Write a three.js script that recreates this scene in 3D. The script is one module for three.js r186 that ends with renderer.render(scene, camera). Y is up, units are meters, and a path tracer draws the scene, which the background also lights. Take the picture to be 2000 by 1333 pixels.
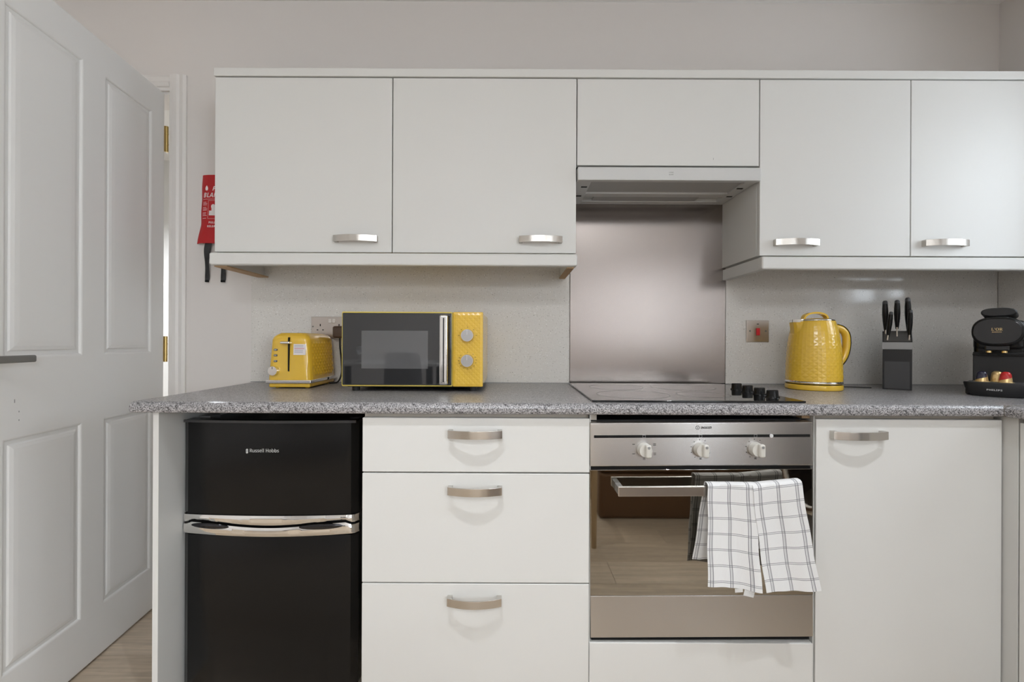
import * as THREE from 'three';
import { RoundedBoxGeometry } from 'three/addons/geometries/RoundedBoxGeometry.js';
import { TextGeometry } from 'three/addons/geometries/TextGeometry.js';
import { FontLoader } from 'three/addons/loaders/FontLoader.js';
import { mergeGeometries, toCreasedNormals } from 'three/addons/utils/BufferGeometryUtils.js';
import { RectAreaLightUniformsLib } from 'three/addons/lights/RectAreaLightUniformsLib.js';

// ------------------------------------------------------------------ camera, sky, large lights, exposure
const scene = new THREE.Scene();
const camera = new THREE.PerspectiveCamera(73.04, 2000 / 1333, 0.05, 60);
camera.position.set(0, 1.01, 1.793);
camera.rotation.set(0, 0, 0.0045);                       // the tripod stands a hair out of level
const renderer = new THREE.WebGLRenderer();
renderer.toneMapping = THREE.LinearToneMapping;
renderer.toneMappingExposure = 0.95;
renderer.shadowMap.enabled = true;
RectAreaLightUniformsLib.init();
scene.background = new THREE.Color().setRGB(0.80, 0.90, 1.0);   // overcast daylight outside the windows
scene.backgroundIntensity = 6;
const CEIL = 2.33, RX = 1.89, LX = -2.75, FZ = 5.6;             // ceiling height and the inner faces of the walls
const DAY = new THREE.Color().setRGB(0.84, 0.92, 1.0);
function daylight(w, h, x, y, z, intensity, towards) {           // sky light entering at a window opening
  const l = new THREE.RectAreaLight(DAY, intensity, w, h);
  l.position.set(x, y, z); l.lookAt(...towards); l.name = 'window_daylight'; scene.add(l);
}
daylight(0.66, 0.70, 2.16, 1.57, 0.80, 3.2, [0, 1.57, 0.80]);    // kitchen window over the right-hand run
daylight(1.70, 1.18, 2.16, 1.45, 4.40, 15.5, [0, 1.45, 4.40]);    // living room window behind the camera
const LAMP = new THREE.Color().setRGB(0.91, 0.95, 1.0), LAMP_CD = 5.2;

// ------------------------------------------------------------------ helpers
let seed = 7;
const rnd = () => { seed = (seed + 0x6d2b79f5) | 0; let t = Math.imul(seed ^ (seed >>> 15), 1 | seed); t = (t + Math.imul(t ^ (t >>> 7), 61 | t)) ^ t; return ((t ^ (t >>> 14)) >>> 0) / 4294967296; };
const taken = new Map();
function numbered(n) { const k = taken.get(n) || 0; taken.set(n, k + 1); return k ? n + '_' + String(k).padStart(3, '0') : n; }
const origin = new WeakMap();                           // a thing's base, for parts given in room coordinates
function thing(name, label, category, at = [0, 0, 0], turn = 0, group) {
  const o = new THREE.Group(); o.name = numbered(name); o.position.set(...at); o.rotation.y = turn; scene.add(o);
  o.userData = { label, category }; if (group) o.userData.group = group;
  return o;
}
function placed(name, label, category, at, group) { const o = thing(name, label, category, at, 0, group); origin.set(o, at); return o; }
function structure(name, label) { const o = new THREE.Group(); o.name = name; scene.add(o); o.userData = { kind: 'structure', label, category: name.split('_')[0] }; return o; }
function part(name, geo, mat, parent, label) {
  const at = origin.get(parent);
  if (at) geo.translate(-at[0], -at[1], -at[2]);
  const m = new THREE.Mesh(geo, mat); m.name = name; m.castShadow = m.receiveShadow = true;
  if (label) m.userData.label = label;
  if (at) origin.set(m, at);
  parent.add(m); return m;
}
const V2 = (x, y) => new THREE.Vector2(x, y), V3 = (x, y, z) => new THREE.Vector3(x, y, z);
// box from corner to corner; r rounds the edges
function bx(x0, x1, y0, y1, z0, z1, r = 0, seg = 2) {
  const w = x1 - x0, h = y1 - y0, d = z1 - z0;
  const g = r > 0 ? new RoundedBoxGeometry(w, h, d, seg, Math.min(r, w / 2.01, h / 2.01, d / 2.01)) : new THREE.BoxGeometry(w, h, d);
  return g.translate((x0 + x1) / 2, (y0 + y1) / 2, (z0 + z1) / 2);
}
function cyl(r0, r1, h, seg = 32) { return new THREE.CylinderGeometry(r0, r1, h, seg); }
function merge(list) { return mergeGeometries(list.map((g) => { const n = g.index ? g.toNonIndexed() : g; for (const k of Object.keys(n.attributes)) if (!['position', 'normal', 'uv'].includes(k)) n.deleteAttribute(k); return n; })); }
// uv in metres from the face direction
function uvBox(geo, scale = 1, du = 0, dv = 0) {
  const g = geo.index ? geo.toNonIndexed() : geo, p = g.attributes.position, uv = new Float32Array(p.count * 2), a = V3(), b = V3(), c = V3();
  for (let i = 0; i < p.count; i += 3) {
    a.fromBufferAttribute(p, i); b.fromBufferAttribute(p, i + 1); c.fromBufferAttribute(p, i + 2);
    const n = b.clone().sub(a).cross(c.clone().sub(a)), ax = Math.abs(n.x), ay = Math.abs(n.y), az = Math.abs(n.z);
    [a, b, c].forEach((q, k) => {
      const [u, v] = ay >= ax && ay >= az ? [q.x, -q.z] : ax >= az ? [q.z, q.y] : [q.x, q.y];
      uv[(i + k) * 2] = u / scale + du; uv[(i + k) * 2 + 1] = v / scale + dv;
    });
  }
  g.setAttribute('uv', new THREE.BufferAttribute(uv, 2)); return g;
}
function tube(points, r, seg = 40, rad = 10) { return new THREE.TubeGeometry(new THREE.CatmullRomCurve3(points.map((p) => V3(...p))), seg, r, rad, false); }
function lathe(profile, seg = 48) { return new THREE.LatheGeometry(profile.map(([r, y]) => V2(r, y)), seg); }
// outline in (a, b), pushed along the third axis: 'x' takes (z, y), 'y' takes (x, z)
function prism(outline, from, to, axis = 'x', bevel = 0) {
  const s = new THREE.Shape(outline.map(([a, b]) => V2(a, b)));
  const g = new THREE.ExtrudeGeometry(s, { depth: Math.max(1e-5, Math.abs(to - from) - 2 * bevel), bevelEnabled: bevel > 0, bevelSize: bevel, bevelThickness: bevel, bevelOffset: -bevel, bevelSegments: 2, steps: 1, curveSegments: 12 });
  g.translate(0, 0, Math.min(from, to) + bevel);
  if (axis === 'x') g.applyMatrix4(new THREE.Matrix4().set(0, 0, 1, 0, 0, 1, 0, 0, -1, 0, 0, 0, 0, 0, 0, 1).premultiply(new THREE.Matrix4().makeScale(1, 1, -1)));
  if (axis === 'x') flip(g);
  if (axis === 'y') { g.applyMatrix4(new THREE.Matrix4().set(1, 0, 0, 0, 0, 0, 1, 0, 0, 1, 0, 0, 0, 0, 0, 1)); flip(g); }
  return g;
}
function flip(g) {                                       // turns the faces over after a mirroring
  const n = g.index ? g.toNonIndexed() : g;
  for (const k of ['position', 'normal', 'uv']) {
    const a = n.attributes[k]; if (!a) continue; const s = a.itemSize;
    for (let i = 0; i < a.count; i += 3) for (let j = 0; j < s; j++) { const t = a.array[(i + 1) * s + j]; a.array[(i + 1) * s + j] = a.array[(i + 2) * s + j]; a.array[(i + 2) * s + j] = t; }
  }
  n.computeVertexNormals(); if (n !== g) { g.index = null; g.attributes = n.attributes; }
  return g;
}
// a sheet f(u, v) with thickness t
function sheet(f, nu, nv, t, uvf) {
  const P = [], U = [], I = [], grid = [];
  for (let j = 0; j <= nv; j++) for (let i = 0; i <= nu; i++) grid.push(f(i / nu, j / nv));
  const at = (i, j) => grid[Math.min(nv, Math.max(0, j)) * (nu + 1) + Math.min(nu, Math.max(0, i))];
  const N = [];
  for (let j = 0; j <= nv; j++) for (let i = 0; i <= nu; i++) N.push(at(i + 1, j).clone().sub(at(i - 1, j)).cross(at(i, j + 1).clone().sub(at(i, j - 1))).normalize());
  for (const s of [0, 1]) for (let k = 0; k < grid.length; k++) {
    const q = grid[k].clone().addScaledVector(N[k], s ? -t : 0); P.push(q.x, q.y, q.z);
    const u = (k % (nu + 1)) / nu, v = Math.floor(k / (nu + 1)) / nv; U.push(...(uvf ? uvf(u, v) : [u, v]));
  }
  const id = (i, j, s) => s * (nu + 1) * (nv + 1) + j * (nu + 1) + i;
  const quad = (a, b, c, d) => I.push(a, b, c, a, c, d);
  for (let j = 0; j < nv; j++) for (let i = 0; i < nu; i++) {
    quad(id(i, j, 0), id(i + 1, j, 0), id(i + 1, j + 1, 0), id(i, j + 1, 0)); quad(id(i, j, 1), id(i, j + 1, 1), id(i + 1, j + 1, 1), id(i + 1, j, 1));
  }
  for (let i = 0; i < nu; i++) { quad(id(i, 0, 1), id(i + 1, 0, 1), id(i + 1, 0, 0), id(i, 0, 0)); quad(id(i, nv, 0), id(i + 1, nv, 0), id(i + 1, nv, 1), id(i, nv, 1)); }
  for (let j = 0; j < nv; j++) { quad(id(0, j, 0), id(0, j + 1, 0), id(0, j + 1, 1), id(0, j, 1)); quad(id(nu, j, 1), id(nu, j + 1, 1), id(nu, j + 1, 0), id(nu, j, 0)); }
  const g = new THREE.BufferGeometry();
  g.setAttribute('position', new THREE.Float32BufferAttribute(P, 3)); g.setAttribute('uv', new THREE.Float32BufferAttribute(U, 2)); g.setIndex(I);
  return toCreasedNormals(g, 0.9);
}
// flat-shaded relief: a lattice of points f(i, j) with every other row shifted half a step, as embossed diamonds
function facets(f, ni, nj) {
  const P = [], U = [];
  const tri = (a, b, c) => { for (const q of [a, b, c]) { P.push(q.x, q.y, q.z); U.push(q.x, q.y); } };
  for (let j = 0; j < nj; j++) for (let i = 0; i < ni; i++) {
    const a = f(i, j), b = f(i + 1, j), c = f(i + 1, j + 1), d = f(i, j + 1);
    if ((i + j) % 2) { tri(a, b, d); tri(b, c, d); } else { tri(a, b, c); tri(a, c, d); }
  }
  const g = new THREE.BufferGeometry();
  g.setAttribute('position', new THREE.Float32BufferAttribute(P, 3)); g.setAttribute('uv', new THREE.Float32BufferAttribute(U, 2)); g.computeVertexNormals(); return g;
}
const fontBold = await new FontLoader().loadAsync('fonts/droid/droid_sans_bold.typeface.json');
const fontReg = await new FontLoader().loadAsync('fonts/droid/droid_sans_regular.typeface.json');
const fontSerif = await new FontLoader().loadAsync('fonts/droid/droid_serif_regular.typeface.json');
// raised lettering of a given width, centred on x, standing on y, facing +z
function lettering(str, width, x, y, z, font = fontReg, squeeze = 1, depth = 0.0004) {
  const g = new TextGeometry(str, { font, size: 1, depth: 0.1, curveSegments: 3 });
  g.computeBoundingBox(); const b = g.boundingBox, s = width / (b.max.x - b.min.x);
  g.translate(-(b.min.x + b.max.x) / 2, 0, 0); g.scale(s, s * squeeze, depth / 0.1); g.translate(x, y, z); return g;
}
// ------------------------------------------------------------------ procedural textures
function dataTex(n, m, fill, srgb = true) {
  const d = new Uint8Array(n * m * 4);
  for (let j = 0; j < m; j++) for (let i = 0; i < n; i++) { const c = fill(i, j), k = (j * n + i) * 4; d[k] = c[0]; d[k + 1] = c[1]; d[k + 2] = c[2]; d[k + 3] = 255; }
  const t = new THREE.DataTexture(d, n, m); if (srgb) t.colorSpace = THREE.SRGBColorSpace;
  t.wrapS = t.wrapT = THREE.RepeatWrapping; t.magFilter = THREE.LinearFilter; t.minFilter = THREE.LinearMipmapLinearFilter; t.generateMipmaps = true; t.needsUpdate = true; return t;
}
function canvasTex(w, h, draw) {
  const c = document.createElement('canvas'); c.width = w; c.height = h; draw(c.getContext('2d'), w, h);
  const t = new THREE.CanvasTexture(c); t.colorSpace = THREE.SRGBColorSpace; t.wrapS = t.wrapT = THREE.RepeatWrapping; return t;
}
function noiseGrid(n, m) { const g = Array.from({ length: n * m }, rnd); return (x, y) => { const i = Math.floor(x), j = Math.floor(y), fx = x - i, fy = y - j, s = (a) => a * a * (3 - 2 * a), q = (a, b) => g[(((b % m) + m) % m) * n + (((a % n) + n) % n)]; const u = s(fx), v = s(fy); return (q(i, j) * (1 - u) + q(i + 1, j) * u) * (1 - v) + (q(i, j + 1) * (1 - u) + q(i + 1, j + 1) * u) * v; }; }
// grey granite-look laminate: chips of four tones
const graniteTex = (() => {
  const N = 768, C = 112, cell = N / C, px = [], py = [], tone = [];
  for (let k = 0; k < C * C; k++) { px.push(rnd()); py.push(rnd()); const r = rnd(); const b = r < 0.16 ? 66 + rnd() * 34 : r < 0.42 ? 124 + rnd() * 26 : r < 0.80 ? 164 + rnd() * 22 : 192 + rnd() * 26; tone.push(b); }
  const wob = noiseGrid(96, 96);
  return dataTex(N, N, (i, j) => {
    const x = i / cell + (wob(i / 8, j / 8) - 0.5) * 0.9, y = j / cell + (wob(j / 8 + 40, i / 8) - 0.5) * 0.9, ci = Math.floor(x), cj = Math.floor(y); let best = 9, b = 0;
    for (let a = -1; a <= 1; a++) for (let c = -1; c <= 1; c++) { const k = (((cj + c) % C) + C) % C * C + (((ci + a) % C) + C) % C, dx = ci + a + px[k] - x, dy = cj + c + py[k] - y, d = dx * dx + dy * dy; if (d < best) { best = d; b = tone[k]; } }
    return [b, b * 0.985, b * 0.985];
  });
})();
// white quartz-look panel with grey flecks and pale sparkle
const quartzTex = canvasTex(1024, 1024, (c, w, h) => {
  c.fillStyle = 'rgb(221,217,211)'; c.fillRect(0, 0, w, h);
  for (let k = 0; k < 5200; k++) { const r = 0.6 + rnd() * 1.1, v = rnd(); c.fillStyle = v < 0.5 ? 'rgba(184,180,174,0.75)' : 'rgba(238,236,232,0.8)'; c.beginPath(); c.arc(rnd() * w, rnd() * h, r, 0, 7); c.fill(); }
  for (let k = 0; k < 1300; k++) { c.fillStyle = rnd() < 0.4 ? 'rgba(132,128,122,0.8)' : 'rgba(170,164,156,0.85)'; c.beginPath(); c.arc(rnd() * w, rnd() * h, 0.9 + rnd() * 1.7, 0, 7); c.fill(); }
  for (let k = 0; k < 1100; k++) { c.fillStyle = 'rgb(250,249,247)'; c.beginPath(); c.arc(rnd() * w, rnd() * h, 1.0 + rnd() * 1.8, 0, 7); c.fill(); }
});
const quartzRough = dataTex(512, 512, () => { const r = rnd() < 0.05 ? 14 : 20 + rnd() * 12; return [0, r, 0]; }, false);
function oakTex(tint) {
  const a = noiseGrid(64, 256), b = noiseGrid(128, 512), e = noiseGrid(16, 16);
  return dataTex(512, 128, (i, j) => { const k = 0.55 * a(i / 70, j / 4 + 2 * e(i / 60, j / 20)) + 0.3 * b(i / 24, j / 1.4) + 0.15 * b(i / 8 + 60, j / 9); const s = 0.84 + 0.24 * k; return [tint[0] * s, tint[1] * s, tint[2] * s]; });
}
// ------------------------------------------------------------------ materials
const std = (rgb, roughness, o = {}) => new THREE.MeshPhysicalMaterial({ color: new THREE.Color().setRGB(...rgb), roughness, ...o });
const M = {
  wall: std([0.73, 0.69, 0.66], 0.85), ceiling: std([0.86, 0.85, 0.83], 0.9), hallWall: std([0.78, 0.78, 0.76], 0.85), gloss: std([0.80, 0.79, 0.77], 0.38),
  cab: std([0.72, 0.715, 0.69], 0.45), cabEdge: std([0.66, 0.60, 0.52], 0.6), rawWood: std([0.50, 0.34, 0.20], 0.75), panelWhite: std([0.62, 0.615, 0.59], 0.45),
  granite: std([0.80, 0.80, 0.81], 0.30, { map: graniteTex }), quartz: std([1, 1, 1], 1, { map: quartzTex, roughnessMap: quartzRough }),
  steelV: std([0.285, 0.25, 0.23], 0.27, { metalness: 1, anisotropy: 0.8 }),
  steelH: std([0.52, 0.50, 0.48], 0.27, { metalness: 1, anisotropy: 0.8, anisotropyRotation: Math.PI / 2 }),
  nickel: std([0.60, 0.57, 0.53], 0.26, { metalness: 1 }), chrome: std([0.80, 0.79, 0.77], 0.06, { metalness: 1 }), darkChrome: std([0.06, 0.06, 0.065], 0.10, { metalness: 1 }),
  greyMetal: std([0.17, 0.165, 0.155], 0.45), brass: std([0.52, 0.38, 0.15], 0.3, { metalness: 1 }),
  black: std([0.006, 0.006, 0.006], 0.24, { specularIntensity: 0.55 }), blackGloss: std([0.010, 0.010, 0.011], 0.06), blackMatt: std([0.018, 0.018, 0.019], 0.55), charcoal: std([0.045, 0.045, 0.048], 0.45), silver: std([0.30, 0.30, 0.30], 0.4, { metalness: 0.5 }),
  hobGlass: std([0.008, 0.008, 0.009], 0.035), ovenGlass: std([0.39, 0.37, 0.33], 0.03, { metalness: 1 }), doorGlass: std([0.022, 0.023, 0.025], 0.03, { ior: 1.75 }), meshGlass: std([0.115, 0.115, 0.118], 0.03, { ior: 1.75 }),
  yellow: std([0.80, 0.50, 0.045], 0.22, { clearcoat: 0.5, clearcoatRoughness: 0.08 }), yellowRim: std([0.74, 0.58, 0.12], 0.3),
  white: std([0.72, 0.72, 0.71], 0.4), hoodWhite: std([0.62, 0.62, 0.61], 0.35), filter: std([0.47, 0.465, 0.455], 0.5), creamKnob: std([0.62, 0.60, 0.55], 0.35),
  red: std([0.50, 0.03, 0.03], 0.55), switchRed: std([0.62, 0.02, 0.03], 0.3), ink: std([0.008, 0.008, 0.008], 0.6, { specularIntensity: 0.4 }), inkGrey: std([0.30, 0.30, 0.29], 0.6), print: std([0.66, 0.66, 0.65], 0.5), gold: std([0.78, 0.60, 0.28], 0.25, { metalness: 1 }), goldFoil: std([0.72, 0.52, 0.24], 0.35, { metalness: 0.7 }),
  capsuleRed: std([0.58, 0.02, 0.02], 0.25), capsuleBlue: std([0.025, 0.025, 0.05], 0.25), sofa: std([0.16, 0.085, 0.04], 0.6), oakLeg: std([0.52, 0.37, 0.21], 0.5), fabric: std([0.23, 0.23, 0.235], 0.9), tableTop: std([0.72, 0.72, 0.71], 0.12), darkWood: std([0.05, 0.04, 0.035], 0.5),
  glass: std([1, 1, 1], 0.0, { transmission: 1, thickness: 0, ior: 1.5 }), washer: std([0.16, 0.16, 0.17], 0.35), joint: std([0.30, 0.24, 0.18], 0.8),
  blockBlack: std([0.007, 0.007, 0.008], 0.4), blockTop: std([0.10, 0.095, 0.09], 0.45), dialFace: std([0.46, 0.46, 0.46], 0.28, { metalness: 1 }),
  frame: std([0.76, 0.73, 0.70], 0.4),
  opal: new THREE.MeshStandardMaterial({ color: 0xffffff, emissive: LAMP, emissiveIntensity: 5 }),
  lens: new THREE.MeshStandardMaterial({ color: 0xffffff, emissive: LAMP, emissiveIntensity: 6 }),
};
const oak = [[197, 179, 157], [190, 173, 152], [203, 186, 165], [185, 165, 141]].map((t) => std([1, 1, 1], 0.42, { map: oakTex(t) }));
// ------------------------------------------------------------------ the room
{ // kitchen wall with the doorway, and the other walls
  const w = structure('wall_back', 'plain off-white kitchen wall behind the units');
  part('plaster', bx(-1.325, 2.17, 0, CEIL, -0.12, 0), M.wall, w); part('plaster', bx(-3.3, -2.125, 0, CEIL, -0.12, 0), M.wall, w); part('plaster', bx(-2.125, -1.325, 1.985, CEIL, -0.12, 0), M.wall, w);
  const r = structure('wall_right', 'off-white side wall at the right-hand corner');
  const openings = [[0.45, 1.15, 1.20, 1.94], [3.50, 5.30, 0.86, 2.04]];
  let z = 0;
  for (const [z0, z1, y0, y1] of openings) { part('plaster', bx(RX, RX + 0.28, 0, CEIL, z, z0), M.wall, r); part('plaster', bx(RX, RX + 0.28, 0, y0, z0, z1), M.wall, r); part('plaster', bx(RX, RX + 0.28, y1, CEIL, z0, z1), M.wall, r); z = z1; }
  part('plaster', bx(RX, RX + 0.28, 0, CEIL, z, FZ), M.wall, r);
  openings.forEach(([z0, z1, y0, y1], k) => {
    const o = structure('window_' + (k + 1), k ? 'large white living room window behind the camera' : 'white kitchen window over the right-hand worktop');
    const x0 = RX + 0.16, x1 = RX + 0.21, n = k ? 3 : 2, step = (z1 - z0) / n;
    part('window_frame', merge([bx(x0, x1, y0, y0 + 0.05, z0, z1), bx(x0, x1, y1 - 0.05, y1, z0, z1), bx(x0, x1, y0, y1, z0, z0 + 0.045), bx(x0, x1, y0, y1, z1 - 0.045, z1)]), M.white, o);
    for (let i = 1; i < n; i++) part('mullion', bx(x0, x1, y0 + 0.05, y1 - 0.05, z0 + step * i - 0.03, z0 + step * i + 0.03), M.white, o);
    for (let i = 0; i < n; i++) part('pane', bx(x0 + 0.022, x0 + 0.026, y0 + 0.05, y1 - 0.05, z0 + step * i + (i ? 0.03 : 0.045), z0 + step * (i + 1) - (i < n - 1 ? 0.03 : 0.045)), M.glass, o);
    part('window_sill', bx(RX - 0.015, x0, y0 - 0.02, y0 + 0.005, z0 - (k ? 0.04 : 0), z1 + (k ? 0.04 : 0), 0.004), M.white, o);
  });
  const l = structure('wall_left', 'off-white wall at the far left'); part('plaster', bx(LX - 0.12, LX, 0, CEIL, 0, FZ), M.wall, l);
  const f = structure('wall_front', 'off-white living room wall behind the camera'); part('plaster', bx(LX - 0.12, 2.17, 0, CEIL, FZ, FZ + 0.12), M.wall, f);
  const h = structure('wall_hall', 'white hallway walls beyond the doorway');
  part('plaster', bx(-3.42, -3.3, 0, CEIL, -1.6, 0), M.hallWall, h); part('plaster', bx(-3.42, -0.6, 0, CEIL, -1.72, -1.6), M.hallWall, h); part('plaster', bx(-0.72, -0.6, 0, CEIL, -1.6, -0.12), M.hallWall, h);
  const c = structure('ceiling', 'plain white ceiling'); part('plasterboard', bx(-3.42, 2.17, CEIL, CEIL + 0.1, -1.72, FZ + 0.12), M.ceiling, c);
}
{ // laminate floor, boards running along the units
  const f = structure('floor', 'pale oak laminate floor of long boards');
  part('underlay', bx(-3.42, 2.17, -0.06, -0.010, -1.72, FZ + 0.12), M.joint, f);
  const W = 0.192, L = 1.28, proto = oak.map(() => uvBox(bx(0, L - 0.0012, -0.010, 0, 0, W - 0.0012), 1, 0, 0));
  oak.forEach((m) => { m.map.repeat.set(1 / 1.28, 1 / 0.192); });
  let n = 0;
  for (let z = -1.6, row = 0; z < FZ - 0.01; z += W, row++) for (let x = (z < -0.1 ? -3.3 : LX) - (row * 0.47 % L); x < RX; x += L) {
    const lo = z < -0.1 ? -3.3 : LX, a = Math.max(x, lo), b = Math.min(x + L, RX), zz = Math.min(z + W, FZ); if (b - a < 0.05) continue;
    const k = Math.floor(rnd() * 4), whole = b - a > L - 0.001 && zz - z > W - 0.001;
    const m = part(n ? 'plank_' + String(n).padStart(3, '0') : 'plank', whole ? proto[k] : uvBox(bx(0, b - a - 0.0012, -0.010, 0, 0, zz - z - 0.0012), 1), oak[k], f); m.position.set(a, 0, z); n++;
  }
}
{ // door lining, architrave
  const t = structure('trim_1', 'white painted door frame and architrave');
  part('jamb', bx(-1.330, -1.305, 0, 1.985, -0.12, 0.001), M.frame, t); part('jamb', bx(-2.125, -2.100, 0, 1.985, -0.12, 0.001), M.frame, t); part('head', bx(-2.1, -1.33, 1.962, 1.987, -0.12, 0.001), M.frame, t);
  const prof = [[0, 0], [0.012, 0], [0.012, 0.012], [0.017, 0.016], [0.017, 0.030], [0.012, 0.038], [0.014, 0.052], [0.009, 0.062], [0, 0.062]];   // (depth, width)
  part('architrave', prism(prof.map(([d, w]) => [-1.328 + w, d]), 0, 2.035, 'y'), M.frame, t);
  part('architrave', prism(prof.map(([d, w]) => [-2.102 - w, d]).reverse(), 0, 2.035, 'y'), M.frame, t);
  part('architrave', prism(prof.map(([d, w]) => [d, 1.972 + w]), -2.102, -1.328, 'x'), M.frame, t);
}
{ // panelled door, open a little past a right angle into the room; the leaf runs along local -x from the hinge
  const d = structure('door_1', 'white four-panel door standing open, with a grey lever handle'); d.position.set(-1.3395, 0.008, 0.020); d.rotation.y = Math.PI / 2 + 0.115;
  const Wd = 0.765, Hd = 1.948, cols = [[-0.295, -0.078], [-0.625, -0.391]], rows = [[0.160, 0.745], [0.958, 1.842]];
  part('core', bx(-Wd, 0, 0, Hd, -0.032, -0.006, 0.001), M.gloss, d);
  for (const side of [0, 1]) {
    const s = new THREE.Shape([V2(-Wd, 0), V2(0, 0), V2(0, Hd), V2(-Wd, Hd)]);
    for (const [a, b] of cols) for (const [p, q] of rows) s.holes.push(new THREE.Path([V2(a, p), V2(a, q), V2(b, q), V2(b, p)]));
    const g = new THREE.ExtrudeGeometry(s, { depth: 0.003, bevelEnabled: true, bevelSize: 0.008, bevelThickness: 0.006, bevelOffset: -0.006, bevelSegments: 4 });
    if (side) { g.rotateY(Math.PI); g.translate(-Wd, 0, -0.031); } else g.translate(0, 0, -0.009);
    part('stiles_and_rails', g, M.gloss, d);
    for (const [a, b] of cols) for (const [p, q] of rows) {
      const e = 0.012, f = 0.038;
      const sh = new THREE.Shape([V2(a + f, p + f), V2(b - f, p + f), V2(b - f, q - f), V2(a + f, q - f)]);
      const k = new THREE.ExtrudeGeometry(sh, { depth: 0.0005, bevelEnabled: true, bevelSize: f - e, bevelThickness: 0.0055, bevelSegments: 3 });
      if (side) { k.rotateY(Math.PI); k.translate(a + b, 0, -0.033); } else k.translate(0, 0, -0.0055);
      part('panel', k, M.gloss, d);
    }
  }
  for (const y of [0.215, 0.965, 1.775]) {
    const k = part('hinge', merge([cyl(0.006, 0.006, 0.098, 14).translate(0.005, y, 0.004), bx(-0.001, 0.004, y - 0.049, y + 0.049, -0.030, 0.003)]), M.brass, d, 'brass butt hinge');
    for (const dy of [-0.02, 0.02]) part('knuckle_ring', cyl(0.0068, 0.0068, 0.003, 14).translate(0.005, y + dy, 0.004), M.brass, k);
  }
  part('lever_handle', merge([cyl(0.026, 0.026, 0.008, 28).rotateX(Math.PI / 2).translate(-0.715, 0.952, 0.004), cyl(0.010, 0.010, 0.05, 18).rotateX(Math.PI / 2).translate(-0.715, 0.952, 0.03), bx(-0.728, -0.605, 0.943, 0.961, 0.045, 0.057, 0.004)]), M.greyMetal, d, 'grey lever handle');
  for (const [x, y, h] of [[-0.600, 0.838, 0.009], [-0.588, 0.812, 0.004], [-0.588, 0.790, 0.004]]) part('scuff_mark', bx(x, x + 0.0018, y, y + h, -0.0002, 0.0004), M.inkGrey, d);
}
// ------------------------------------------------------------------ recessed ceiling lamps
[['nearest the drawer unit', -0.20, 1.25], ['nearest the coffee machine corner', 0.97, 1.25], ['nearest the open door', -1.75, 1.45], ['over the dining table', -1.5, 4.6], ['in the hallway', -2.2, -0.85]].forEach(([where, x, z], k) => {
  const o = thing('ceiling_downlight', 'round white recessed ceiling downlight ' + where, 'downlight', [x, CEIL, z], 0, 'recessed ceiling downlights');
  part('trim_ring', lathe([[0.032, -0.002], [0.036, -0.006], [0.045, -0.005], [0.048, 0], [0.032, 0], [0.032, -0.002]], 32), M.white, o);
  part('lens', cyl(0.032, 0.032, 0.002, 28).translate(0, -0.001, 0), M.lens, o);
  const s = new THREE.SpotLight(LAMP, LAMP_CD * (where === 'in the hallway' ? 3 : 1), 0, where === 'in the hallway' ? 1.1 : 0.70, 0.85, 2); s.position.set(0, -0.012, 0); s.target.position.set(0, -1, 0); s.castShadow = true; s.shadow.radius = 0.8; s.name = 'downlight_beam'; o.add(s, s.target);
});
{ // flat opal panel lamp over the middle of the room, behind the camera
  const o = thing('ceiling_panel_lamp', 'large flat opal ceiling lamp over the middle of the room', 'ceiling lamp', [-0.15, CEIL, 3.30]);
  part('housing', bx(-0.62, 0.62, -0.035, 0, -0.42, 0.42, 0.006), M.white, o); part('diffuser', bx(-0.60, 0.60, -0.038, -0.034, -0.40, 0.40), M.opal, o);
  const l = new THREE.RectAreaLight(LAMP, 9.5, 1.2, 0.8); l.position.set(0, -0.041, 0); l.rotation.x = -Math.PI / 2; l.name = 'panel_glow'; o.add(l);
}
// ------------------------------------------------------------------ handles shared by doors and drawers
const handleGeo = (() => {                                // bow handle: two short feet and a shallow arc, 142 mm long
  const out = [], inn = [], h = 0.071, t = 0.0042;
  out.push([-h, 0], [-h, 0.017]); inn.push([-h + 0.0125, 0], [-h + 0.0125, 0.0155]);
  for (let k = 0; k <= 20; k++) { const a = -1 + k / 10, x = a * h, z = 0.0175 + 0.0150 * (1 - a * a); out.push([x, z]); if (Math.abs(a) < 0.82) inn.push([x, z - t]); }
  out.push([h, 0.017], [h, 0]); inn.push([h - 0.0125, 0.0155], [h - 0.0125, 0]);
  return toCreasedNormals(prism([...out, ...inn.reverse()].reverse(), -0.0105, 0.0105, 'y', 0.0007), 0.6);
})();
function handle(parent, x, y, z, turn = 0) { const at = origin.get(parent); const m = new THREE.Mesh(handleGeo, M.nickel); m.name = 'handle'; m.castShadow = m.receiveShadow = true; m.userData.label = 'brushed nickel bow handle'; m.position.set(x - at[0], y - at[1], z - at[2]); m.rotation.y = turn; parent.add(m); }
const FRONT = 0.577, TOP = 0.847;
const front = (x0, x1, y0, y1, z1 = FRONT) => bx(x0, x1, y0, y1, z1 - 0.019, z1, 0.0016, 2);
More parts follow.
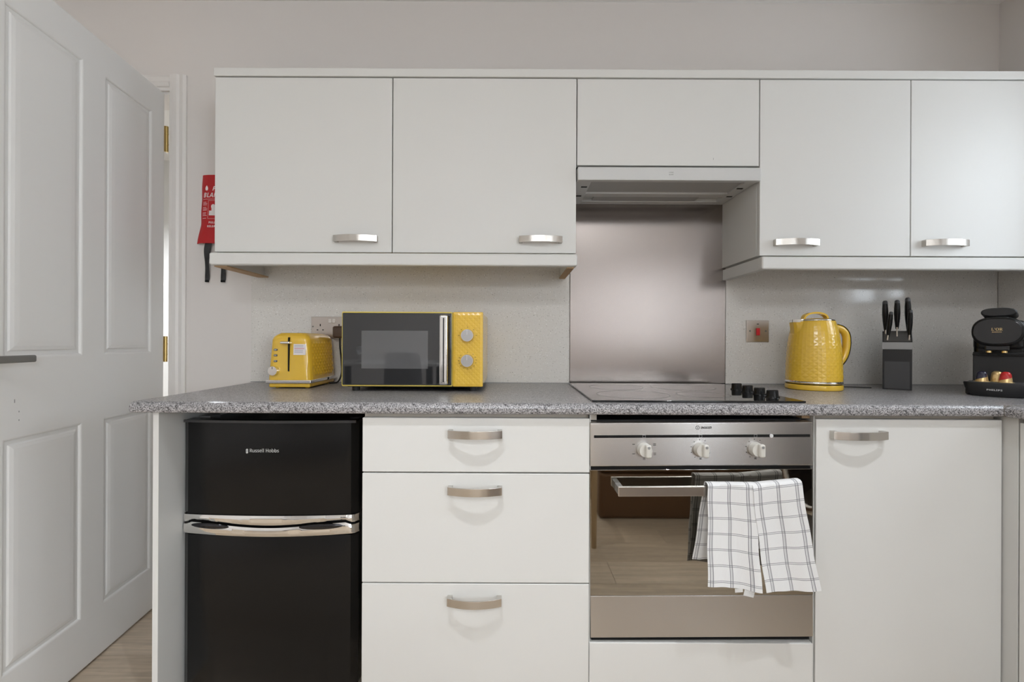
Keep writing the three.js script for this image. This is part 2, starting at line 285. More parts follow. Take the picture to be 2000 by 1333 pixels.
// ------------------------------------------------------------------ base units
{
  const p = placed('end_panel', 'narrow white end panel supporting the left end of the worktop', 'panel', [-0.942, 0, 0.29]);
  part('board', bx(-0.949, -0.9345, 0, 0.817, 0.02, 0.572), M.panelWhite, p); part('edge_strip', bx(-0.9492, -0.9343, 0, 0.817, 0.572, 0.573), M.cab, p);
  const d = placed('drawer_unit', 'white base unit with three drawers beside the black fridge', 'drawer unit', [-0.094, 0, 0.29]);
  part('carcass', bx(-0.3935, 0.2055, 0.10, 0.817, 0.02, 0.556), M.cabEdge, d); part('plinth', bx(-0.3935, 0.2055, 0, 0.10, 0.48, 0.50), M.cab, d);
  for (const [y0, y1, hy] of [[0.6632, 0.8060, 0.766], [0.3715, 0.6595, 0.618], [0.105, 0.3680, 0.3285]]) handle(part('drawer_front', front(-0.3935, 0.2060, y0, y1), M.cab, d), -0.0955, hy, FRONT);
  const h = placed('oven_housing', 'white housing unit around the built-in oven with a plain panel below', 'oven housing', [0.505, 0, 0.29]);
  part('side_panel', bx(0.2072, 0.2098, 0, 0.817, 0.02, 0.572), M.panelWhite, h); part('side_panel', bx(0.8000, 0.8022, 0, 0.817, 0.02, 0.572), M.panelWhite, h);
  part('back_panel', bx(0.2098, 0.8000, 0.1, 0.817, 0.02, 0.03), M.blackMatt, h); part('shelf', bx(0.2098, 0.8000, 0.190, 0.205, 0.03, 0.55), M.panelWhite, h);
  part('fixing_block', bx(0.2098, 0.228, 0.799, 0.817, 0.53, 0.556), M.cabEdge, h); part('fixing_block', bx(0.779, 0.8000, 0.806, 0.817, 0.53, 0.556), M.rawWood, h);
  part('lower_panel', front(0.2078, 0.7975, 0.105, 0.2140), M.cab, h); part('plinth', bx(0.2098, 0.8, 0, 0.10, 0.48, 0.50), M.cab, h);
  const c = placed('base_cabinet', 'white base cupboard with one door right of the oven', 'base cabinet', [1.05, 0, 0.29]);
  part('carcass', bx(0.8025, 1.293, 0.10, 0.817, 0.02, 0.556), M.cabEdge, c); part('plinth', bx(0.8025, 1.293, 0, 0.10, 0.48, 0.50), M.cab, c);
  handle(part('door', front(0.8040, 1.2945, 0.105, 0.8070), M.cab, c), 0.9097, 0.7675, FRONT);
  const q = placed('corner_post', 'narrow pale filler post in the inner corner of the base units', 'filler', [1.31, 0, 0.585]);
  part('post', bx(1.2985, 1.335, 0, 0.817, 0.545, 0.612, 0.001), M.panelWhite, q);
  const r = placed('base_cabinet', 'white base cupboard of the right-hand run at the picture edge', 'base cabinet', [1.6, 0, 0.85]);
  part('carcass', bx(1.319, 1.88, 0.10, 0.817, 0.614, 1.10), M.cabEdge, r); part('plinth', bx(1.36, 1.38, 0, 0.10, 0.614, 1.10), M.cab, r);
  handle(part('door', bx(1.2985, 1.3175, 0.105, 0.807, 0.6155, 1.10, 0.0016), M.cab, r), 1.2985, 0.7675, 0.99, -Math.PI / 2);
  const w = placed('washing_machine', 'dark grey front-loading washing machine under the right-hand worktop', 'washing machine', [1.6, 0, 1.42]);
  part('casing', bx(1.33, 1.88, 0.02, 0.81, 1.115, 1.71, 0.01), M.washer, w); part('plinth', bx(1.36, 1.86, 0, 0.02, 1.14, 1.69), M.blackMatt, w);
  part('porthole_ring', new THREE.TorusGeometry(0.17, 0.026, 14, 44).rotateY(Math.PI / 2).translate(1.325, 0.44, 1.41), M.chrome, w); part('porthole_glass', new THREE.SphereGeometry(0.16, 30, 14).scale(0.25, 1, 1).translate(1.325, 0.44, 1.41), M.blackGloss, w); part('control_panel', bx(1.325, 1.331, 0.70, 0.80, 1.125, 1.70, 0.002), M.charcoal, w);
}
// ------------------------------------------------------------------ worktops, wall panels
{
  const edge = [[0, 0.818], [0.587, 0.818], [0.592, 0.820], [0.594, 0.825], [0.594, 0.834], [0.592, 0.840], [0.587, 0.8445], [0.580, 0.847], [0, 0.847]];
  const m = placed('worktop', 'long grey granite-effect worktop over fridge, drawers and oven', 'worktop', [0.45, 0.818, 0.3]);
  part('slab', uvBox(prism(edge, -0.996, RX, 'x', 0.0008), 0.24), M.granite, m);
  const r = placed('worktop', 'grey granite-effect worktop return at the right picture edge', 'worktop', [1.57, 0.818, 1.3]);
  const e2 = edge.map(([d, y]) => [1.875 - d, y]).reverse(); e2.forEach((p) => { if (p[0] > 1.87) p[0] = RX; });
  const g = new THREE.ExtrudeGeometry(new THREE.Shape(e2.map(([x, y]) => V2(x, y))), { depth: 1.139, bevelEnabled: false }); g.translate(0, 0, 0.5962);
  part('slab', uvBox(g, 0.24, 0.3, 0.2), M.granite, r);
  part('joint_strip', bx(1.2790, 1.8890, 0.8185, 0.8482, 0.5942, 0.5960), M.nickel, r, 'thin metal joint strip');
  const s1 = placed('splashback_panel', 'white sparkly splashback panel behind toaster and microwave', 'splashback', [-0.39, TOP, 0]);
  part('panel', uvBox(bx(-1.012, 0.2215, TOP + 0.0008, 1.30, 0, 0.006), 0.5), M.quartz, s1); part('sealant', bx(-1.012, 0.2215, TOP, TOP + 0.0022, 0.006, 0.0085), M.inkGrey, s1);
  const s2 = placed('splashback_panel', 'white sparkly splashback panel behind kettle and knife block', 'splashback', [1.35, TOP, 0]);
  part('panel', uvBox(bx(0.8285, 1.882, TOP + 0.0008, 1.30, 0, 0.006), 0.5, 0.37, 0.1), M.quartz, s2); part('sealant', bx(0.8285, 1.882, TOP, TOP + 0.0022, 0.006, 0.0085), M.inkGrey, s2);
  const s3 = placed('splashback_panel', 'white sparkly splashback panel on the side wall in the corner', 'splashback', [RX - 0.006, TOP, 0.87]);
  part('panel', uvBox(bx(1.884, RX, TOP + 0.0008, 1.175, 0.006, 1.73), 0.5, 0.1, 0.6), M.quartz, s3); part('upper_panel', uvBox(bx(1.884, RX, 1.175, 1.30, 0.006, 0.44), 0.5, 0.1, 0.6), M.quartz, s3);
  const st = placed('steel_splashback', 'brushed stainless steel splashback between hob and extractor', 'splashback', [0.525, TOP, 0]);
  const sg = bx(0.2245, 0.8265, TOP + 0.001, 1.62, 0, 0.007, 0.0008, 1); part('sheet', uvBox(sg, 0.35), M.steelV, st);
  part('sealant', bx(0.2245, 0.8265, TOP, TOP + 0.003, 0.0072, 0.010), M.ink, st);
}
// ------------------------------------------------------------------ wall units
{
  const CZ = 0.275, door = (x0, x1, y0, y1) => bx(x0, x1, y0, y1, CZ - 0.019, CZ, 0.0016, 2);
  const units = [
    ['white wall cupboard at the left end beside the red fire blanket', -0.983, -0.3965, 1.300, -0.5135], ['white wall cupboard above the yellow microwave, left of the extractor', -0.3965, 0.2105, 1.300, 0.092],
    ['short white wall cupboard above the extractor hood', 0.2105, 0.8125, 1.5905, null], ['white wall cupboard above the yellow kettle, right of the extractor', 0.8125, 1.3110, 1.2955, 0.9297], ['white wall cupboard above the coffee machine at the right edge', 1.3110, 1.889, 1.2955, 1.4182],
  ];
  for (const [label, x0, x1, y0, hx] of units) {
    const u = placed('wall_cabinet', label, 'wall cabinet', [(x0 + x1) / 2, y0, 0.13], 'white wall cupboards');
    part('carcass', bx(x0 + 0.0008, x1 - 0.0008, y0 + 0.001, 1.8745, 0.0, CZ - 0.021), M.cab, u);
    const d = part('door', door(x0 + 0.0016, x1 - 0.0016, y0, 1.8755), M.cab, u);
    if (hx !== null) handle(d, hx, hx > 0.5 ? 1.3365 : 1.3425, CZ);
    else part('scratch', bx(0.6600, 0.6612, 1.610, 1.6165, CZ - 0.0001, CZ + 0.0003), M.inkGrey, d);
  }
  const c = placed('cornice', 'white cornice strip along the tops of all wall cupboards', 'cornice', [0.45, 1.879, 0.14]);
  part('strip', bx(-0.9845, 1.889, 1.8785, 1.9050, 0.0, 0.2795, 0.002), M.cab, c);
  for (const [label, x0, x1, y0, y1] of [['white light pelmet under the left wall cupboards with bare wood inside', -0.988, 0.2115, 1.2545, 1.2945], ['white light pelmet under the right wall cupboards', 0.8125, 1.889, 1.2475, 1.2895]]) {
    const p = placed('light_pelmet', label, 'pelmet', [(x0 + x1) / 2, y0, 0.15]);
    part('front_strip', bx(x0, x1, y0, y1, 0.266, 0.294, 0.006, 3), M.cab, p);
    const left = x0 < 0;
    part('side_return', bx(x0 + 0.003, x0 + 0.027, y0 + 0.001, y1 - 0.001, 0.007, 0.266, 0.001), M.cab, p);
    if (left) { part('side_return', bx(x1 - 0.027, x1 - 0.003, y0 + 0.001, y1 - 0.001, 0.0075, 0.266, 0.001), M.cab, p);
      part('raw_underside', bx(x0 + 0.004, x0 + 0.046, y0 - 0.0035, y0 + 0.0009, 0.012, 0.272), M.rawWood, p, 'bare wood underside'); part('raw_underside', bx(x1 - 0.030, x1 - 0.008, y0 - 0.0035, y0 + 0.0009, 0.012, 0.272), M.rawWood, p, 'bare chipboard underside'); }
  }
  // extractor hood
  const h = placed('extractor_hood', 'white built-in extractor hood over the hob', 'extractor hood', [0.5115, 1.54, 0.15]);
  part('housing', bx(0.2125, 0.8105, 1.553, 1.5780, 0.008, 0.268), M.hoodWhite, h); part('shadow_gap_strip', bx(0.2125, 0.8105, 1.5780, 1.5900, 0.20, 0.258), M.ink, h);
  const f = part('front_strip', bx(0.2125, 0.8105, 1.5370, 1.5800, 0.268, 0.290, 0.003), M.hoodWhite, h);
  part('front_mark', merge([lettering('COOKE', 0.0145, 0.517, 1.5610, 0.2901, fontReg), lettering('&LEWIS', 0.0145, 0.517, 1.5540, 0.2901, fontReg)]), M.inkGrey, f);
  part('frame_rail', bx(0.2125, 0.262, 1.541, 1.5535, 0.008, 0.268, 0.002), M.hoodWhite, h); part('frame_rail', bx(0.774, 0.8105, 1.541, 1.5535, 0.008, 0.268, 0.002), M.hoodWhite, h);
  part('frame_rail', bx(0.262, 0.774, 1.541, 1.5535, 0.100, 0.136, 0.002), M.hoodWhite, h); part('frame_rail', bx(0.262, 0.774, 1.541, 1.5535, 0.008, 0.044, 0.002), M.hoodWhite, h);
  part('grease_filter', bx(0.262, 0.774, 1.5475, 1.5530, 0.136, 0.268), M.filter, h, 'flat grey grease filter'); part('lamp_cover', bx(0.300, 0.690, 1.543, 1.5530, 0.046, 0.098, 0.002), M.filter, h);
  for (const [x, z] of [[0.24, 0.112], [0.79, 0.112], [0.245, 0.21], [0.785, 0.20]]) part('clip', bx(x - 0.010, x + 0.010, 1.5395, 1.542, z - 0.004, z + 0.004), M.ink, h);
}
// ------------------------------------------------------------------ fridge freezer
{
  const X0 = -0.929, X1 = -0.4345, ZF = 0.492, bow = 0.014, xc = (X0 + X1) / 2, hw = (X1 - X0) / 2;
  const f = placed('fridge_freezer', 'black under-counter fridge freezer with chrome grip band', 'fridge', [xc, 0, 0.27]);
  const zBow = (x) => bow * (1 - ((x - xc) / hw) ** 2);
  const bend = (g) => { const p = g.attributes.position; for (let i = 0; i < p.count; i++) if (p.getZ(i) > ZF - 0.03) p.setZ(i, p.getZ(i) + zBow(p.getX(i))); g.computeVertexNormals(); return g; };
  const slab = (y0, y1) => { const s = new THREE.Shape(); const n = 28; s.moveTo(X0, ZF - 0.045); s.lineTo(X0, ZF - 0.012);
    for (let k = 0; k <= n; k++) { const x = X0 + (X1 - X0) * k / n, e = Math.min(k / n, 1 - k / n) * 2 * hw, r = e < 0.016 ? 0.012 * (1 - Math.sqrt(Math.max(0, 1 - (1 - e / 0.016) ** 2))) : 0; s.lineTo(x, ZF + zBow(x) - r); }
    s.lineTo(X1, ZF - 0.012); s.lineTo(X1, ZF - 0.045);
    const pts = s.getPoints().map((q) => [q.x, q.y]).reverse(); return toCreasedNormals(prism(pts, y0, y1, 'y', 0.004), 0.5); };
  part('casing', bx(X0 + 0.006, X1 - 0.004, 0.02, 0.772, 0.04, ZF - 0.048, 0.004), M.black, f); for (const x of [X0 + 0.05, X1 - 0.05]) part('foot', cyl(0.018, 0.02, 0.02, 14).translate(x, 0.01, 0.4), M.blackMatt, f);
  part('top_hinge_cover', bx(X0 + 0.012, X0 + 0.045, 0.772, 0.786, ZF - 0.10, ZF - 0.05, 0.003), M.silver, f); part('top_hinge_cover', bx(X1 - 0.04, X1 - 0.014, 0.772, 0.784, ZF - 0.09, ZF - 0.05, 0.003), M.charcoal, f);
  const fd = part('freezer_door', slab(0.517, 0.783), M.black, f); part('fridge_door', slab(0.03, 0.462), M.black, f); part('grip_recess', bx(X0 + 0.01, X1 - 0.01, 0.455, 0.525, ZF - 0.05, ZF - 0.012), M.ink, f);
  part('door_top_strip', bend(new THREE.BoxGeometry(2 * hw - 0.010, 0.007, 0.006, 24, 1, 1).translate(xc, 0.7805, ZF - 0.001)), M.charcoal, fd);
  part('lettering', lettering('Russell Hobbs', 0.081, -0.690, 0.6960, ZF + 0.0142, fontReg), M.print, fd, 'pale grey lettering'); 
  part('emblem', merge([cyl(0.0042, 0.0042, 0.0006, 20).rotateX(Math.PI / 2).scale(0.75, 1, 1).translate(-0.7385, 0.7015, ZF + 0.0143), cyl(0.0042, 0.0042, 0.0006, 20).rotateX(Math.PI / 2).scale(0.75, 1, 1).translate(-0.7385, 0.6965, ZF + 0.0143)]), M.print, fd);
  const top = 0.5185, wave = (t) => { const s = Math.min(1, Math.max(0, (t - 0.035) / 0.03)) * Math.min(1, Math.max(0, (0.965 - t) / 0.03)); return 0.0235 * (1 - s) + s * (0.0165 + 0.0135 * Math.sin(Math.PI * t) ** 2); };
  const strip = (hi, lo, z) => sheet((u, v) => { const x = X0 - 0.002 + u * (X1 - X0 + 0.004), e = Math.min(u, 1 - u) * (X1 - X0), r = e < 0.02 ? 0.014 * (1 - Math.sqrt(Math.max(0, 1 - (1 - e / 0.02) ** 2))) : 0, y = top - (hi(u) + (lo(u) - hi(u)) * v); return V3(x, y, ZF + z + zBow(Math.min(X1, Math.max(X0, x))) - r + 0.0035 * Math.sin(Math.PI * v)); }, 60, 6, -0.018);
  part('freezer_trim', strip((u) => 0, (u) => wave(u) - 0.0035, 0.002), M.chrome, f, 'chrome trim'); part('fridge_trim', strip((u) => wave(u) + 0.0035, (u) => 0.0515 + 0.006 * Math.sin(Math.PI * u), 0.003), M.chrome, f, 'chrome trim');
  for (const [u0, u1] of [[0.055, 0.29], [0.68, 0.935]]) { const a = X0 + u0 * 2 * hw, b = X0 + u1 * 2 * hw, x = (a + b) / 2; part('finger_scoop', new THREE.SphereGeometry(1, 28, 14).scale((b - a) / 2, 0.0085, 0.006).rotateY(-Math.atan(-2 * bow * (x - xc) / hw / hw)).rotateZ(u0 < 0.5 ? -0.03 : 0.02).translate(x, top - 0.0305, ZF + 0.0025 + zBow(x)), M.darkChrome, f, 'dark finger scoop'); }
}
// ------------------------------------------------------------------ oven, hob, towel
{
  const o = placed('built_in_oven', 'built-in stainless steel oven with mirror glass door', 'oven', [0.505, 0.214, 0.577]); o.rotation.z = 0.0095;
  part('cavity_box', bx(0.222, 0.788, 0.222, 0.800, 0.045, 0.545), M.blackMatt, o);
  const f = part('control_fascia', uvBox(bx(0.2115, 0.7985, 0.6830, 0.7985, 0.550, 0.581, 0.003, 3), 0.35), M.steelH, o);
  part('black_stripe', bx(0.222, 0.790, 0.7585, 0.7655, 0.5805, 0.5816), M.ink, f); part('indicator_lamp', cyl(0.0048, 0.0048, 0.002, 20).rotateX(Math.PI / 2).translate(0.6880, 0.7620, 0.582), M.print, f);
  part('lettering', lettering('INDESIT', 0.029, 0.5175, 0.7815, 0.5812, fontBold, 1.0), M.ink, f, 'small black lettering');
  { const s = new THREE.Shape(); s.absarc(0, 0, 0.0052, 0, Math.PI * 2); const hole = new THREE.Path(); hole.absarc(0, 0, 0.0042, 0, Math.PI * 2); s.holes.push(hole); part('emblem', merge([new THREE.ExtrudeGeometry(s, { depth: 0.0004, bevelEnabled: false, curveSegments: 10 }).translate(0.4945, 0.7845, 0.5812), bx(0.4940, 0.4950, 0.7815, 0.7855, 0.5812, 0.5816), bx(0.4940, 0.4950, 0.7865, 0.7875, 0.5812, 0.5816)]), M.ink, f); }
  [0.3535, 0.502, 0.6465].forEach((x, k) => {
    const y = 0.7275, n = part('knob', merge([cyl(0.0165, 0.0185, 0.018, 36).rotateX(Math.PI / 2).translate(x, y, 0.590), new RoundedBoxGeometry(0.0155, 0.034, 0.014, 3, 0.005).translate(x + 0.0045, y, 0.6035)]), M.creamKnob, o, 'silver-cream oven knob');
    part('pointer_dot', cyl(0.0035, 0.0035, 0.001, 14).rotateX(Math.PI / 2).translate(x + 0.0045, y + 0.010, 0.6107), M.silver, n);
    const marks = [];
    const ticks = k === 0 ? [[-1, 0.55], [-1, -0.45], [1, 0.6], [1, 0.45], [1, -0.4], [1, -0.55]] : [];
    for (const [s, dy] of ticks) marks.push(bx(x + s * 0.0275 - 0.0035, x + s * 0.0275 + 0.0035, y + dy * 0.025 - 0.0006, y + dy * 0.025 + 0.0006, 0.5812, 0.5816));
    if (k) for (let a = 0; a < 9; a++) { const t = -0.4 - a * 0.6; marks.push(bx(-0.0011, 0.0011, -0.0007, 0.0007, 0.5812, 0.5816).translate(x + Math.cos(t) * 0.0255, y + Math.sin(t) * 0.0255, 0)); }
    marks.push(bx(x - 0.003, x + 0.003, y - 0.0265, y - 0.0255, 0.5812, 0.5816), bx(x - 0.003, x + 0.003, y - 0.0235, y - 0.0225, 0.5812, 0.5816));
    part('dial_marks', merge(marks), M.ink, f).userData.kind = 'stuff';
    const sq = []; for (const [a, b, c, d] of [[-0.004, 0.004, -0.0035, -0.0028], [-0.004, 0.004, 0.0028, 0.0035], [-0.004, -0.0033, -0.0035, 0.0035], [0.0033, 0.004, -0.0035, 0.0035]]) sq.push(bx(x + a, x + b, 0.762 + c, 0.762 + d, 0.5814, 0.5819)); part('dial_symbol', merge(sq), M.silver, f);
  });
  part('vent_gap', bx(0.2125, 0.7975, 0.6735, 0.6830, 0.550, 0.570), M.ink, o);
  const d = part('oven_door', bx(0.2110, 0.7990, 0.3405, 0.6735, 0.552, 0.577, 0.0012), M.ovenGlass, o, 'mirror glass oven door');
  part('door_lower_band', uvBox(bx(0.2110, 0.7990, 0.2295, 0.3400, 0.552, 0.5765, 0.0015), 0.35), M.steelH, d, 'stainless lower band');
  part('bottom_gap', bx(0.2150, 0.7950, 0.216, 0.2295, 0.550, 0.565), M.ink, o);
  part('door_handle', bx(0.276, 0.734, 0.6175, 0.6425, 0.6145, 0.6225, 0.0015), M.nickel, d, 'flat steel bar handle');
  for (const x of [0.2765, 0.7195]) part('handle_bracket', bx(x, x + 0.014, 0.620, 0.640, 0.577, 0.6146, 0.001), M.greyMetal, d);
  const h = placed('ceramic_hob', 'black glass ceramic hob with four black knobs', 'hob', [0.502, TOP, 0.31]);
  part('glass_top', bx(0.2155, 0.7885, TOP + 0.0004, TOP + 0.0055, 0.055, 0.560, 0.002), M.hobGlass, h);
  for (const z of [0.262, 0.333, 0.403, 0.472]) { const k = part('knob', cyl(0.0150, 0.0165, 0.017, 28).translate(0.7470, TOP + 0.0150, z), M.black, h, 'black hob knob'); part('skirt', cyl(0.0185, 0.0190, 0.003, 28).translate(0.7470, TOP + 0.0070, z), M.black, k); part('grip', bx(0.7470 - 0.016, 0.7470 + 0.016, TOP + 0.017, TOP + 0.026, z - 0.0045, z + 0.0045, 0.003), M.black, k); }
  for (const [x, z, r] of [[0.36, 0.20, 0.09], [0.36, 0.42, 0.105], [0.59, 0.20, 0.105], [0.57, 0.42, 0.075]]) part('heating_ring', new THREE.TorusGeometry(r, 0.0012, 4, 56).rotateX(Math.PI / 2).scale(1, 0.25, 1).translate(x, TOP + 0.0054, z), M.charcoal, h);
  // tea towel over the bar handle: two folds side by side
  const check = canvasTex(256, 256, (c, w) => {
    c.fillStyle = 'rgb(230,229,228)'; c.fillRect(0, 0, w, w);
    for (let k = 0; k < 64; k++) { c.fillStyle = k % 2 ? 'rgba(196,196,196,0.35)' : 'rgba(232,232,232,0.3)'; c.fillRect(k * 4, 0, 2, w); c.fillRect(0, k * 4 + 1, w, 2); }
    for (const a of [100, 116, 134]) { c.fillStyle = a === 116 ? 'rgba(150,150,153,0.35)' : 'rgba(108,108,113,0.88)'; const t = a === 116 ? 16 : 9; c.fillRect(a, 0, t, w); }
    for (const a of [104, 128]) { c.fillStyle = 'rgba(108,108,113,0.88)'; c.fillRect(0, a, w, 8); }
  });
  const cloth = std([1, 1, 1], 0.9, { map: check });
  const t = placed('tea_towel', 'white tea towel with grey check draped over the oven door handle', 'towel', [0.62, 0.385, 0.62]);
  // path over the bar: v = 0 front hem, 1 back hem
  const fold = (xa, xb, xc, xd, yl, yr, backY, lift, ph, kick) => sheet((u, v) => {
    const yTop = 0.6465 + lift, zf = 0.6255 + lift, zb = 0.610 - lift * 0.3, lf = yTop - (yl + (yr - yl) * u), lb = yTop - backY, arc = 0.026, L = lf + arc + lb, s = v * L;
    let y, z, k;
    if (s < lf) { k = 1 - s / lf; y = yTop - (lf - s); z = zf + 0.004 + 0.012 * k * k; }
    else if (s < lf + arc) { const a = (s - lf) / arc * Math.PI; k = 0; y = yTop + 0.0045 * Math.sin(a); z = (zf + zb) / 2 + 0.004 * Math.cos(a) + (zf - zb) / 2 * Math.cos(a); }
    else { k = (s - lf - arc) / lb; y = yTop - (s - lf - arc); z = zb - 0.006 - 0.014 * k + 0.002; }
    const front = s < lf, x0 = front ? xa + (xc - xa) * k : xa - 0.022 * k, x1 = front ? xb + (xd - xb) * k : xb - 0.02 * k;
    const x = x0 + (x1 - x0) * u, ripple = (0.0008 + 0.0035 * Math.max(0, k)) * Math.sin(u * 7 + ph + 2 * v) + 0.0014 * Math.sin(u * 15 + ph * 2 + v * 6) * (k + 0.15);
    return V3(x + 0.001 * Math.sin(v * 23 + ph), y + (front ? 0.003 * Math.sin(u * 5 + ph) * k : 0) + kick * (u - 0.4) * (front ? 1 - k : 1 - k), z + (front ? ripple + 0.005 * (u > 0.8 ? (u - 0.8) * 4 * k : 0) : -Math.abs(ripple) * 0.6));
  }, 26, 70, -0.0012, (u, v) => [u * (xb - xa) / 0.047 * 1.02 + ph, v * 0.55 / 0.0445 + ph * 0.7]);
  part('left_fold', fold(0.4960, 0.6150, 0.4905, 0.6240, 0.3985, 0.3890, 0.4420, 0.0005, 0.30, 0.0), cloth, t); part('right_fold', fold(0.6070, 0.7300, 0.6330, 0.7680, 0.3850, 0.3950, 0.4700, 0.0035, 1.12, 0.012), cloth, t);
  part('care_label', new RoundedBoxGeometry(0.026, 0.015, 0.001, 1, 0.0003).rotateZ(-0.22).translate(0.597, 0.3790, 0.638), M.white, t, 'small pale care label'); part('care_label', new RoundedBoxGeometry(0.020, 0.010, 0.001, 1, 0.0003).rotateZ(0.08).translate(0.572, 0.3865, 0.637), M.white, t);
}
// ------------------------------------------------------------------ microwave
{
  const o = thing('microwave', 'yellow microwave oven with black glass door and two dials', 'microwave', [-0.3172, TOP, 0.330]);
  const X = 0.2247, Y0 = 0.0165, Y1 = 0.2545, dx = 0.128;                       // dx: where the door ends
  part('casing', bx(-X + 0.002, X - 0.002, Y0 + 0.001, Y1 - 0.001, -0.315, -0.012, 0.004), M.yellow, o);
  part('rim', bx(-X, dx + 0.0005, Y0, Y1, -0.022, -0.0015, 0.004), M.yellowRim, o, 'pale yellow door rim');
  const d = part('door', bx(-X + 0.0028, dx - 0.0020, Y0 + 0.004, Y1 - 0.0035, -0.014, 0.0, 0.003), M.doorGlass, o, 'black glass door');
  part('window', bx(-0.1605, 0.0505, 0.0735, 0.194, -0.001, 0.0005), M.meshGlass, d, 'grey see-through window');
  const hd = part('handle', bx(0.0905, 0.1175, 0.0245, 0.2435, 0.020, 0.033, 0.006, 4), M.chrome, d, 'chrome bar handle');
  part('handle_groove', bx(0.1025, 0.1065, 0.034, 0.234, 0.0325, 0.0338, 0.0005), M.darkChrome, hd); for (const y of [0.034, 0.224]) part('handle_foot', bx(0.096, 0.112, y, y + 0.012, -0.001, 0.021), M.chrome, hd);
  const ni = 12, nj = 30, px0 = dx + 0.0020, px1 = X - 0.001;
  part('control_panel', bx(dx + 0.0015, X, Y0, Y1, -0.022, -0.002, 0.003), M.yellow, o);
  const emb = part('embossed_face', facets((i, j) => { const u = i / ni, v = j / nj, edge = i === 0 || j === 0 || i === ni || j === nj; return V3(px0 + (px1 - px0) * u, Y0 + 0.002 + (Y1 - Y0 - 0.004) * v, edge ? -0.002 : -0.0012 + ((i + j) % 2 ? 0.00038 : 0)); }, ni, nj), M.yellow, o);
  const marks = [];
  for (const [y, angles] of [[0.1800, [90, 45, 135, 0, 180]], [0.1000, [90, 50, 25, 5, -15, -40, -65, -90, -115, -140, -160, 180, 160, 140]]]) {
    const k = part('dial', cyl(0.0190, 0.0210, 0.020, 40).rotateX(Math.PI / 2).translate(0.1760, y, 0.009), M.nickel, o, 'silver dial');
    part('dial_face', cyl(0.0178, 0.0178, 0.0008, 40).rotateX(Math.PI / 2).translate(0.1760, y, 0.0193), M.dialFace, k); part('pointer', bx(0.1754, 0.1766, y + 0.002, y + 0.0175, 0.0196, 0.0202), M.white, k);
    for (const a of angles) { const t = a * Math.PI / 180; marks.push(bx(-0.0018, 0.0018, -0.0006, 0.0006, 0.0001, 0.0006).translate(0.1760 + Math.cos(t) * 0.0275, y + Math.sin(t) * 0.0265, 0)); }
  }
  part('dial_marks', merge(marks), M.ink, o).userData.kind = 'stuff';
  for (const [x, z] of [[-0.19, -0.04], [0.19, -0.04], [-0.19, -0.28], [0.19, -0.28]]) part('foot', cyl(0.013, 0.012, 0.018, 18).translate(x, 0.009, z), M.blackMatt, o);
  part('underside', bx(-X + 0.01, X - 0.01, Y0 - 0.004, Y0 + 0.002, -0.31, -0.03), M.blackMatt, o);
}
